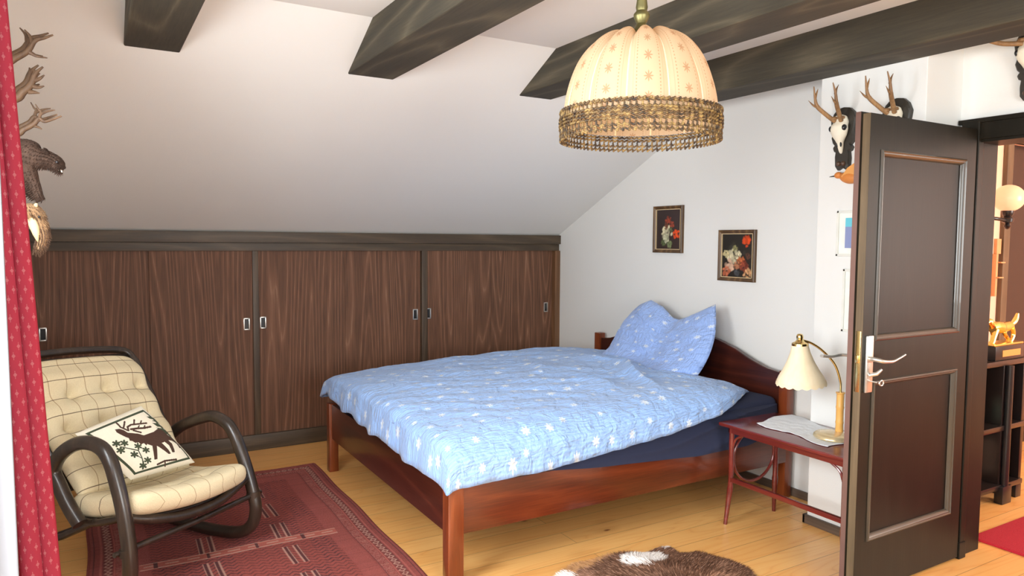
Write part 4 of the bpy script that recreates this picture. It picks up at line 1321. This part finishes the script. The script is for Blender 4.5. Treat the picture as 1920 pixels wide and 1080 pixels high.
for _ in range(52000):
    i = rn.randrange(n_); k = 1 - math.sqrt(rn.random())
    t_ = rn.random()
    x0, y0 = lerp(HO[i][0], HO[(i + 1) % n_][0], t_), lerp(HO[i][1], HO[(i + 1) % n_][1], t_)
    px, py = lerp(x0, hc.x, k), lerp(y0, hc.y, k)
    if py < 1.95 and rn.random() < .75: continue
    ow = Vector((x0 - hc.x, y0 - hc.y, 0)).normalized()
    fl_ = Vector((noise.noise((px * 2.5, py * 2.5, 7)), noise.noise((px * 2.5, py * 2.5, 17)), 0)) * 1.6 + ow * .8
    d_ = (fl_.normalized() + Vector((rn.uniform(-.25, .25), rn.uniform(-.25, .25), rn.uniform(.25, .6)))).normalized()
    bp.append((px, py, hide_z(px, py, min(1, k * 5)) * (0.25 + .75 * min(1, k * 8)))); dd_.append(d_)
def fur_pick(p):
    k = hide_col(p.x + rn.uniform(-.012, .012), p.y + rn.uniform(-.012, .012))
    return 1 - k if k < 2 and rn.random() < .25 else k


strands(fm, bp, dd_, .026, .0022, rn, fur_pick)
fo = fm.build('fur', furm, ho, smooth=False)
fo['kind'] = 'stuff'

# ------------------------------------------------------------------ rocking chair
WV, FV = Vector((.807, .59, 0)), Vector((.59, -.807, 0))
M0 = Vector((.3545, 3.213, 0))
def CP(w, u, z): return M0 + WV * w + FV * u + Vector((0, 0, z + 0.009))
rc = thing('rocking_chair', 'dark bentwood rocking chair with a cream plaid buttoned cushion', 'rocking chair', (M0.x, M0.y, 0))
HW = .335
far = [(-.60, .36), (-.56, .42), (-.50, .47), (-.43, .515), (-.32, .559), (-.235, .578), (-.154, .554), (-.105, .501), (-.069, .43), (-.029, .335), (.002, .238), (.014, .170), (-.008, .097), (-.075, .048), (-.20, .030), (-.36, .029), (-.55, .045), (-.75, .095)]
near = [(-.242, .30), (-.30, .36), (-.353, .436), (-.385, .495), (-.345, .56), (-.262, .612), (-.181, .630), (-.107, .618), (-.062, .575), (-.030, .500), (.002, .395), (.024, .277), (.030, .18), (.015, .100), (-.05, .048), (-.18, .030), (-.36, .029), (-.55, .045), (-.75, .095)]
for w_, pth in ((HW, far), (-HW, near)):
    p3 = spline([CP(w_, u, z) for u, z in pth], 7)
    MB().tube(p3, [0.0275] * len(p3), 16).build('rocker_arm_loop', M_RATTAN, rc)
tz = lambda w: -w * .07
for w_ in (HW - .035, -HW + .035):
    MB().tube(spline([CP(w_, -.02, .335 + tz(w_)), CP(w_, -.12, .30 + tz(w_)), CP(w_, -.24, .275 + tz(w_)), CP(w_, -.36, .30 + tz(w_)), CP(w_, -.44, .42 + tz(w_)), CP(w_, -.56, .62 + tz(w_)), CP(w_, -.70, .84 + tz(w_))], 6), 0.015, 10).build('side_frame', M_RATTAN, rc)
    MB().tube([CP(w_, -.74, .10), CP(w_, -.40, .21), CP(w_, -.20, .285 + tz(w_))], .014, 10).build('strut', M_RATTAN, rc)
MB().tube(spline([CP(HW - .02, -.025, .335 - .02), CP(.26, .0, .315), CP(.12, .012, .278), CP(-.06, .012, .28), CP(-.22, .0, .318), CP(-HW + .02, -.03, .355)], 6), .019, 12).build('front_rail', M_RATTAN, rc)
MB().tube(spline([CP(HW - .035, -.70, .83 - .02), CP(.27, -.745, .865), CP(.10, -.765, .890), CP(-.10, -.765, .900), CP(-.27, -.745, .892), CP(-HW + .035, -.70, .86 + .02)], 6), .017, 10).build('top_rail', M_RATTAN, rc)
MB().tube([CP(HW + .045, .002, .236), CP(HW, .002, .236), CP(.0, .006, .232), CP(-HW, .004, .236), CP(-HW - .045, .004, .238)], [.010, .012, .0125, .012, .010], 12).build('cross_bar', M_RATTAN, rc)
for w_, u_ in ((HW, .002), (-HW, .024)):
    MB().tube([CP(w_, u_, .222), CP(w_, u_ - .002, .252)], .031, 16).build('collar', M_RATTAN, rc)
MB().tube([CP(HW, -.72, .085), CP(-HW, -.72, .085)], .014, 10).build('cross_bar', M_RATTAN, rc)
# webbing under the cushions
wb = MB()
wb.grid(lambda u, v: tuple(CP(lerp(.28, -.28, u), lerp(-.01, -.36, v), lerp(.335, .305, v) - .03 * math.sin(PI * v) - .035 * math.sin(PI * u) + tz(lerp(.28, -.28, u)))), 12, 10)
wo = wb.build('seat_webbing', M_RATTAN, rc)
s_ = wo.modifiers.new('s', 'SOLIDIFY'); s_.thickness = .012; s_.offset = -1
wb = MB()
wb.grid(lambda u, v: tuple(CP(lerp(.28, -.28, u), lerp(-.42, -.735, v), lerp(.36, .87, v) + tz(lerp(.28, -.28, u)))), 12, 10)
wo = wb.build('back_webbing', M_RATTAN, rc)
s_ = wo.modifiers.new('s', 'SOLIDIFY'); s_.thickness = .010; s_.offset = 0

t = NT('cream_plaid_wool')
uvn = t.t.nodes.new('ShaderNodeUVMap'); uvn.uv_map = 'UVMap'
sep = t.n('ShaderNodeSeparateXYZ', i0=uvn.outputs[0])
def line(s_out, n, off, wdt):
    return t.math('LESS_THAN', t.math('ABSOLUTE', t.math('SUBTRACT', t.math('FRACT', t.math('ADD', t.math('MULTIPLY', s_out, n), off)), .5)), wdt)
l1 = line(sep.outputs[0], 1.0, 0.0, .022)
l2 = line(sep.outputs[1], 1.0, 0.0, .020)
nz = t.n('ShaderNodeTexNoise', Vector=t.coord(), Scale=260, Detail=3)
cc = t.mix(nz, lin((212, 194, 154)), lin((238, 224, 190)))
cc = t.mix(t.math('MULTIPLY', l1, .6), cc, lin((140, 96, 44)))
cc = t.mix(t.math('MULTIPLY', l2, .85), cc, lin((74, 52, 34)))
t.bump(nz.outputs[0], .4, .003)
M_PLAID = t.fin(cc, .95)


def cushion(name, fn, nu, nv, uvs, parent, mat, angle=180):
    """closed pad: fn(u, v, side) -> point"""
    m_ = MB()
    m_.grid(lambda u, v: tuple(fn(u, v, 1)), nu, nv)
    m_.grid(lambda u, v: tuple(fn(u, v, -1)), nu, nv)
    m_.uv = [(lerp(uvs[0], uvs[1], i / (nu - 1)), lerp(uvs[2], uvs[3], j / (nv - 1))) for _ in range(2) for j in range(nv) for i in range(nu)]
    o_ = m_.build(name, mat, parent, angle=angle)
    bm_ = bmesh.new(); bm_.from_mesh(o_.data)
    bmesh.ops.remove_doubles(bm_, verts=bm_.verts, dist=.0006)
    bmesh.ops.recalc_face_normals(bm_, faces=bm_.faces)
    bm_.to_mesh(o_.data); bm_.free()
    return o_


def edge_round(u, v, nu_, nv_):
    a = max(0, 1 - abs(2 * u - 1) ** nu_) ** .45
    b = max(0, 1 - abs(2 * v - 1) ** nv_) ** .45
    return a * b


BT = [(.30, .70), (.60, .72), (.90, .72), (.16, .46), (.46, .47), (.76, .48), (.30, .22), (.60, .23), (.88, .24), (.05, .70)]


def back_fn(u, v, side):
    # u: 0 near-left .. 1 far-right ; v: 0 bottom .. 1 top
    # rounded upper corners
    w_ = lerp(-.285, .285, u)
    s0 = lerp(-.01, .625, v)
    cr_ = .07
    hwid = .285 - (cr_ * (1 - math.sqrt(max(0, 1 - ((v - .86) / .14) ** 2))) if v > .86 else 0) - .012 * (1 - v)
    w_ = lerp(-hwid, hwid, u)
    s0 -= .012 * abs(2 * u - 1) ** 3 * v
    uu = -.33 - .375 * s0 / .625 - .02 * math.sin(PI * v)
    zz_ = .36 + .505 * s0 / .625 + tz(w_)
    m_ = edge_round(u, v, 10, 12)
    th_ = .034 * m_
    if side > 0:
        d = 0
        for bu, bv in BT:
            r2 = ((u - bu) * .57) ** 2 + ((v - bv) * .625) ** 2
            d += .030 * math.exp(-r2 / (.022 ** 2)) + .012 * math.exp(-r2 / (.055 ** 2))
        th_ += (.020 * m_) - d * m_
        th_ += .010 * math.cos((v - .70) / .24 * 2 * PI + PI) * m_
    nrm = Vector((0, 0, 0)) + FV * .80 + Vector((0, 0, .60))
    return CP(w_, uu, zz_) + nrm * (side * th_)


cushion('back_cushion', back_fn, 110, 120, (.6, 8.0 - .4, .25, 8.05), rc, M_PLAID)
ST = [(.25, .35), (.55, .35), (.85, .35), (.40, .7), (.70, .7)]


def seat_fn(u, v, side):
    # v: 0 back .. 1 front
    hs = .300 - (.055 * (1 - math.sqrt(max(0, 1 - ((abs(2 * v - 1) - .66) / .34) ** 2))) if abs(2 * v - 1) > .66 else 0)
    w_ = lerp(-hs, hs, u)
    uu = lerp(-.375, .030, v)
    zc_ = lerp(.325, .378, sstep(0, 1, v)) - .022 * math.sin(PI * u) - .012 * math.sin(PI * v) + tz(w_)
    m_ = edge_round(u, v, 14, 8)
    th_ = .046 * m_
    if side > 0:
        d = 0
        for bu, bv in ST:
            r2 = ((u - bu) * .6) ** 2 + ((v - bv) * .38) ** 2
            d += .022 * math.exp(-r2 / (.02 ** 2)) + .008 * math.exp(-r2 / (.05 ** 2))
        th_ += .010 * m_ - d * m_
    uu += .018 * m_ * 0
    return CP(w_, uu + .02 * math.sin(PI * u) * v, zc_ + side * th_)


cushion('seat_cushion', seat_fn, 110, 80, (.6, 7.4, .7, 4.4), rc, M_PLAID)

# elk cushion: cream linen with a stitched elk, drawn as coloured faces of its front
QC = dict(T=(665, 485), R=(1020, 850), B=(600, 1030), L=(270, 770))


def inv_q(x, y):
    u = v = .5
    B_, R_, T_, L_ = (np.array(QC[k], float) for k in 'BRTL')
    for _ in range(12):
        p = B_ * (1 - u) * (1 - v) + R_ * u * (1 - v) + T_ * u * v + L_ * (1 - u) * v - np.array([x, y])
        du = (R_ - B_) * (1 - v) + (T_ - L_) * v
        dv = (L_ - B_) * (1 - u) + (T_ - R_) * u
        J = np.array([du, dv]).T
        s = np.linalg.solve(J, -p); u += s[0]; v += s[1]
    return u, v


POLY_BROWN = [[(465, 725), (490, 715), (515, 720), (540, 735), (600, 730), (640, 735), (700, 700), (735, 665), (770, 668), (800, 690), (850, 725), (885, 745), (897, 775), (885, 780), (868, 750), (830, 735), (805, 738), (828, 760), (846, 820), (826, 826), (805, 778), (775, 757), (755, 770), (800, 812), (816, 835), (802, 842), (740, 805), (722, 797), (728, 890), (708, 896), (692, 802), (660, 794), (655, 806), (640, 792), (620, 805), (605, 792), (585, 800), (570, 790), (552, 790), (545, 772), (530, 770), (500, 758), (475, 745)]]
POLY_GREEN = [[(668, 585), (700, 572), (740, 578), (775, 615), (740, 608), (700, 612), (735, 592), (690, 596)], [(700, 628), (740, 618), (790, 628), (820, 650), (770, 640), (735, 648)], [(720, 660), (780, 650), (855, 652), (820, 672), (865, 695), (800, 690), (760, 672)]]
LN_BROWN = [([(540, 718), (500, 702), (482, 672)], 6), ([(515, 706), (522, 680), (528, 652)], 5), ([(545, 718), (540, 692), (562, 672), (600, 660), (660, 640)], 6), ([(580, 664), (586, 628)], 5), ([(620, 654), (628, 628)], 4.5), ([(560, 706), (600, 692), (640, 682), (685, 662)], 7), ([(600, 692), (612, 670)], 4), ([(640, 682), (648, 660)], 4), ([(735, 922), (780, 892), (860, 868)], 6), ([(780, 892), (792, 922)], 5), ([(620, 718), (575, 712)], 6)]
LN_GREEN = [([(500, 840), (605, 850), (630, 900), (645, 955)], 3.5), ([(605, 850), (605, 815)], 3), ([(630, 900), (585, 880)], 3), ([(635, 920), (668, 905)], 3)]
for cx_, cy2 in ((475, 822), (520, 812), (503, 862), (603, 820), (652, 838), (582, 880), (666, 906), (642, 945)):
    for k in range(3):
        a = k * PI / 3 + .4
        LN_GREEN.append(([(cx_ - 20 * math.cos(a), cy2 - 18 * math.sin(a)), (cx_ + 20 * math.cos(a), cy2 + 18 * math.sin(a))], 6))


def inpoly(px, py, poly):
    c_ = np.zeros(px.shape, bool); n = len(poly)
    for i in range(n):
        x1, y1 = poly[i]; x2, y2 = poly[(i + 1) % n]
        cnd = ((y1 > py) != (y2 > py)) & (px < (x2 - x1) * (py - y1) / (y2 - y1 + 1e-9) + x1)
        c_ ^= cnd
    return c_


def segd(px, py, a, b):
    ax, ay = a; bx, by = b
    t_ = np.clip(((px - ax) * (bx - ax) + (py - ay) * (by - ay)) / ((bx - ax) ** 2 + (by - ay) ** 2 + 1e-9), 0, 1)
    return np.hypot(px - ax - t_ * (bx - ax), py - ay - t_ * (by - ay))


NE = 200
fu, fv = np.meshgrid((np.arange(NE - 1) + .5) / (NE - 1), (np.arange(NE - 1) + .5) / (NE - 1))
B_, R_, T_, L_ = (np.array(QC[k], float) for k in 'BRTL')
qx = B_[0] * (1 - fu) * (1 - fv) + R_[0] * fu * (1 - fv) + T_[0] * fu * fv + L_[0] * (1 - fu) * fv
qy = B_[1] * (1 - fu) * (1 - fv) + R_[1] * fu * (1 - fv) + T_[1] * fu * fv + L_[1] * (1 - fu) * fv
mid = np.zeros(fu.shape, int)
edge_ = np.minimum(np.minimum(fu, 1 - fu), np.minimum(fv, 1 - fv))
mid[(edge_ > .062) & (edge_ < .088)] = 1
for pl_ in POLY_GREEN: mid[inpoly(qx, qy, pl_)] = 1
for ln, w_ in LN_GREEN:
    for a, b in zip(ln, ln[1:]): mid[segd(qx, qy, a, b) < w_] = 1
for pl_ in POLY_BROWN: mid[inpoly(qx, qy, pl_)] = 2
for ln, w_ in LN_BROWN:
    for a, b in zip(ln, ln[1:]): mid[segd(qx, qy, a, b) < w_] = 2
EC = dict(B=(-.170, 0.0), R=(.150, -.005), T=(-.005, .295), L=(-.325, .235))


def elk_fn(u, v, side):
    w_ = EC['B'][0] * (1 - u) * (1 - v) + EC['R'][0] * u * (1 - v) + EC['T'][0] * u * v + EC['L'][0] * (1 - u) * v
    h_ = EC['B'][1] * (1 - u) * (1 - v) + EC['R'][1] * u * (1 - v) + EC['T'][1] * u * v + EC['L'][1] * (1 - u) * v
    m_ = (max(0, 1 - (2 * u - 1) ** 4) * max(0, 1 - (2 * v - 1) ** 4)) ** .6
    a = 1.10
    p = CP(w_, -.17 - h_ * math.cos(a), .425 + tz(w_) * .6 + h_ * math.sin(a))
    nr = FV * math.sin(a) + Vector((0, 0, math.cos(a)))
    pin = (1 - m_) * .0
    return p + nr * (side * .042 * m_ + .01)


em = MB()
em.grid(lambda u, v: tuple(elk_fn(u, v, 1)), NE, NE)
em.mi = mid.ravel().tolist()
em.grid(lambda u, v: tuple(elk_fn(u, v, -1)), 60, 60)
eo = em.build('elk_cushion', [plain('cream_linen', lin((236, 228, 208)), .9, 0, .05, 80, .4), plain('green_wool_stitch', lin((64, 74, 54)), .95, 0, .2, 200, .5), plain('brown_wool_stitch', lin((74, 50, 38)), .95, 0, .2, 200, .5)], angle=180)
tag(eo, 'small cream cushion with a stitched brown elk leaning in the rocking chair', 'cushion')

# ------------------------------------------------------------------ curtains at the side window
t = NT('red_curtain_cotton')
uvn = t.t.nodes.new('ShaderNodeUVMap'); uvn.uv_map = 'UVMap'
sep = t.n('ShaderNodeSeparateXYZ', i0=uvn.outputs[0])
cu_ = t.math('MULTIPLY', sep.outputs[0], 84.0); cv_ = t.math('MULTIPLY', sep.outputs[1], 150.0)
row = t.math('FLOOR', cv_)
cu2 = t.math('ADD', cu_, t.math('MULTIPLY', t.math('MODULO', row, 2.0), .5))
a_ = t.math('ABSOLUTE', t.math('SUBTRACT', t.math('FRACT', cu2), .5)); b2 = t.math('ABSOLUTE', t.math('SUBTRACT', t.math('FRACT', cv_), .5))
mot = t.math('LESS_THAN', t.math('ADD', t.math('MULTIPLY', a_, 1.5), b2), .26)
dot = t.math('LESS_THAN', t.math('ADD', t.math('MULTIPLY', a_, 2.6), t.math('ABSOLUTE', t.math('SUBTRACT', b2, .34))), .11)
col = t.mix(t.math('MULTIPLY', t.math('MAXIMUM', mot, dot), .55), lin((178, 66, 84)), lin((206, 140, 146)))
dif = t.n('ShaderNodeBsdfDiffuse', Color=col); tra = t.n('ShaderNodeBsdfTranslucent', Color=col)
mx = t.n('ShaderNodeMixShader', i0=.35, i1=dif.outputs[0], i2=tra.outputs[0])
t.t.links.new(mx.outputs[0], t.out.inputs[0])
M_CURT = t.m


def curt(u, v):
    z = lerp(2.33, 0.02, v)
    xr = -.128 + (2.33 - z) * .048
    x = lerp(-.30, xr, u)
    ph = u * 2 * PI * 8.0
    a = .020 * (1 - .25 * math.sin(v * 3))
    y = 1.42 + a * math.sin(ph + .6 * math.sin(v * 2.0)) + .008 * math.sin(ph * .5 + 3 * v) + .010 * v
    x += .010 * math.cos(ph) * (u < .98)
    return (x, y, z)


cm = MB().grid(curt, 200, 60, uv=True)
cm.uv = [(u_ * .55, v_) for u_, v_ in cm.uv]
co = cm.build('window_curtain', M_CURT, angle=180)
s_ = co.modifiers.new('s', 'SOLIDIFY'); s_.thickness = .002
tag(co, 'red curtain with small white motifs hanging at the left photo edge', 'curtain')
t = NT('white_voile')
dif = t.n('ShaderNodeBsdfDiffuse', Color=(.27, .265, .28)); tra = t.n('ShaderNodeBsdfTranslucent', Color=(.24, .24, .25))
mx = t.n('ShaderNodeMixShader', i0=.3, i1=dif.outputs[0], i2=tra.outputs[0])
t.t.links.new(mx.outputs[0], t.out.inputs[0])
vm = MB().grid(lambda u, v: (lerp(-.31, -.100 + .014 * v, u), 1.13 + .010 * math.sin(u * 15), lerp(2.33, .02, v)), 60, 30)
vo_ = vm.build('net_curtain', t.m, angle=180)
s_ = vo_.modifiers.new('s', 'SOLIDIFY'); s_.thickness = .002
tag(vo_, 'plain white net curtain in front of the red curtain', 'curtain')
rd = MB().tube([(-.24, -.45, 2.345), (-.24, 1.50, 2.345)], .012, 12)
for y in (-.35, 1.3): rd.tube([(-.33, y, 2.345), (-.24, y, 2.345)], .008, 8)
tag(rd.build('curtain_rod', M_BRASS), 'brass curtain rod above the side window', 'curtain rod')

# ------------------------------------------------------------------ hunting trophies on the left wall (seen edge-on past the curtain)
def SP(a, b, y=2.70, dx=0.0):
    """a, b: position across and up on the trophy board, in hundredths"""
    k = y / 2.70
    return Vector(((-.19 + (a - 20) * .00140) * k + dx, y, 1.42 + (1.965 - (b - 110) * .00167 + (a - 20) * .00022 - 1.42) * k))


def antler_trophy(label, beam, tines, r0, zc):
    th = thing('antler_trophy', label, 'antler trophy', (XL, 2.72, zc))
    pq = MB(); pq.prism([(2.72 + .055 * math.cos(a) * (1 - .2 * math.sin(a)), zc - .01 + .085 * math.sin(a)) for a in np.linspace(0, 2 * PI, 28, endpoint=False)], XL, XL + .018, 'YZ')
    pq.build('plaque', M_PLAQUE, th)
    pq = MB(); pq.ball((XL + .035, 2.72, zc - .01), (.025, .028, .055)); pq.build('skull_plate', M_BONE, th)
    for y, s in ((2.70, 0), (2.755, 1)):
        am = MB()
        bpts = [Vector((XL + .03, y, zc + .005))] + [SP(a, b, y) + Vector((-.012 * s, 0, .004 * s)) for a, b in beam]
        bp_ = spline(bpts, 6); n = len(bp_)
        am.tube(bp_, [lerp(r0, .0022, (i / n) ** 1.3) for i in range(n)], 10)
        for tn in tines:
            tp = spline([SP(a, b, y) + Vector((-.012 * s, 0, .004 * s)) for a, b in tn], 5)
            am.tube(tp, [lerp(r0 * .55, .0012, i / len(tp)) for i in range(len(tp))], 8)
        am.build('antler', M_ANTL, th)


M_ANTL = wood('dark_antler_horn', lin((70, 50, 36)), lin((124, 94, 66)), lin((176, 140, 100)), 'Z', band=3, rough=0.6, contrast=0.3, fine=.5)
antler_trophy('uppermost of the three antlers beside the red curtain, forked into three long tines', [(5, 118), (30, 108), (52, 96), (66, 78), (84, 73), (100, 68)], [[(60, 82), (57, 70), (47, 58)], [(52, 97), (68, 106), (88, 110)]], .013, 1.93)
antler_trophy('middle of the three antlers beside the red curtain, short and many-tined', [(20, 182), (40, 170), (55, 158), (62, 142), (68, 134), (79, 126)], [[(60, 146), (63, 136), (62, 130)], [(62, 150), (72, 147), (81, 141)], [(58, 160), (70, 163), (80, 161)], [(50, 170), (62, 172), (71, 174)]], .015, 1.84)
antler_trophy('lowest of the three antlers beside the red curtain, just above the stuffed animal', [(20, 246), (40, 238), (58, 230), (68, 220), (78, 226), (94, 223), (111, 218)], [[(66, 225), (72, 208), (68, 204), (62, 193)], [(70, 212), (84, 208), (99, 206)], [(56, 232), (66, 236), (73, 240)]], .010, 1.74)

mk = thing('stuffed_marten', 'dark brown stuffed marten with open jaws mounted beside the red curtain', 'stuffed animal', (XL, 2.72, 1.60))
MB().prism([(2.62, 1.42), (2.82, 1.42), (2.84, 1.60), (2.80, 1.74), (2.66, 1.74), (2.61, 1.60)], XL, XL + .02, 'YZ').build('board', M_PLAQUE, mk)
m = MB()
bpz = spline([Vector((XL + .03, 2.73, 1.66)), SP(20, 288, 2.72), SP(42, 285, 2.71), SP(60, 292, 2.70), SP(78, 296, 2.70), SP(92, 302, 2.70), SP(104, 310, 2.70), SP(111, 315, 2.70)], 6)
m.tube(bpz, [interp(i / (len(bpz) - 1), [0, .2, .35, .5, .65, .8, .93, 1], [.05, .052, .046, .030, .026, .023, .016, .007]) for i in range(len(bpz))], 18)
m.tube(spline([SP(94, 306), SP(100, 319), SP(109, 324)], 4), [.014, .013, .012, .011, .010, .009, .008, .007, .005], 10)
m.tube(spline([SP(38, 300), SP(48, 325), SP(56, 345), SP(62, 362), SP(68, 372)], 5), [interp(i / 20, [0, .4, .8, 1], [.030, .018, .013, .011]) for i in range(21)], 12)
m.tube(spline([SP(28, 300, 2.77), SP(36, 330, 2.77), SP(45, 352, 2.77), SP(58, 366, 2.77)], 5), [interp(i / 15, [0, .4, .8, 1], [.030, .018, .013, .011]) for i in range(16)], 12)
for dy in (-.018, .018):
    m.ball(tuple(SP(80, 284, 2.70 + dy)), (.006, .006, .012))
M_MF = plain('marten_fur', lin((66, 46, 34)), .85, 0, .4, 50, .5)
mb_ = m.build('body', M_MF, mk, angle=180)
m = MB(); m.ball(tuple(SP(99, 303, 2.672)), .0045); m.ball(tuple(SP(99, 303, 2.726)), .0045); m.ball(tuple(SP(112, 314, 2.70)), .006)
m.build('eye', M_BLACK, mk)
m = MB()
for a, b, a2, b2_ in ((106, 317, 107, 322), (101, 316, 102, 320), (108, 323, 108, 319)):
    for y in (2.69, 2.71): m.tube([SP(a, b, y), SP(a2, b2_, y)], [.0022, .0006], 6)
m.build('tooth', M_BONE, mk)
rn = random.Random(9); bp, dd_ = [], []
vs_ = [v.co for v in mb_.data.vertices]; ns_ = [v.normal for v in mb_.data.vertices]
org = ORG[mk.name]
for i in range(9000):
    k = rn.randrange(len(mb_.data.polygons)); pf = mb_.data.polygons[k]
    q = pf.center
    w1 = [rn.random() for _ in pf.vertices]; sw = sum(w1)
    q = Vector((0, 0, 0))
    for vi, ww in zip(pf.vertices, w1): q += vs_[vi] * (ww / sw)
    bp.append(q + org); dd_.append((pf.normal * .55 + Vector((-.5, rn.uniform(-.3, .3), -.35))).normalized())
fm = MB(); strands(fm, bp, dd_, .009, .0016, rn)
f2 = fm.build('fur', M_MF, mk, smooth=False); f2['kind'] = 'stuff'

sk2 = thing('stuffed_weasel', 'tan and brown stuffed animal low beside the red curtain, above the closet end', 'stuffed animal', (XL, 2.72, 1.45))
MB().prism([(2.64, 1.36), (2.80, 1.36), (2.80, 1.52), (2.64, 1.52)], XL, XL + .02, 'YZ').build('board', M_PLAQUE, sk2)
m = MB()
bpz = spline([Vector((XL + .03, 2.73, 1.49)), SP(25, 395), SP(45, 392), SP(57, 402), SP(64, 420), SP(68, 440), SP(62, 458), SP(54, 470)], 6)
m.tube(bpz, [interp(i / (len(bpz) - 1), [0, .3, .5, .7, .9, 1], [.03, .030, .021, .017, .013, .006]) for i in range(len(bpz))], 16)
M_TF = plain('tan_fur', lin((150, 118, 84)), .85, 0, .35, 40, .5)
mb2 = m.build('body', M_TF, sk2, angle=180)
m = MB(); m.tube(spline([SP(40, 400, 2.69), SP(50, 412, 2.685), SP(55, 430, 2.685), SP(58, 448, 2.69)], 5), [.012, .014, .015, .015, .015, .015, .014, .014, .013, .012, .011, .010, .008, .006, .004, .002], 12)
m.tube([SP(54, 384, 2.69), SP(58, 376, 2.69)], [.010, .003], 8); m.build('throat_patch', plain('cream_fur', lin((220, 190, 140)), .9, 0, .15, 60), sk2)
m = MB(); m.ball(tuple(SP(62, 402, 2.672)), .004); m.build('eye', M_BLACK, sk2)
bp, dd_ = [], []
vs_ = [v.co for v in mb2.data.vertices]
for i in range(4500):
    pf = mb2.data.polygons[rn.randrange(len(mb2.data.polygons))]
    w1 = [rn.random() for _ in pf.vertices]; sw = sum(w1); q = Vector((0, 0, 0))
    for vi, ww in zip(pf.vertices, w1): q += vs_[vi] * (ww / sw)
    bp.append(q + ORG[sk2.name]); dd_.append((pf.normal * .6 + Vector((.1, rn.uniform(-.3, .3), -.6))).normalized())
fm = MB(); strands(fm, bp, dd_, .010, .0016, rn, lambda p: 1 if p.z < 1.45 or rn.random() < .45 else 0)
f2 = fm.build('fur', [M_TF, plain('brown_fur', lin((92, 66, 48)), .85, 0, .3, 60)], sk2, smooth=False); f2['kind'] = 'stuff'
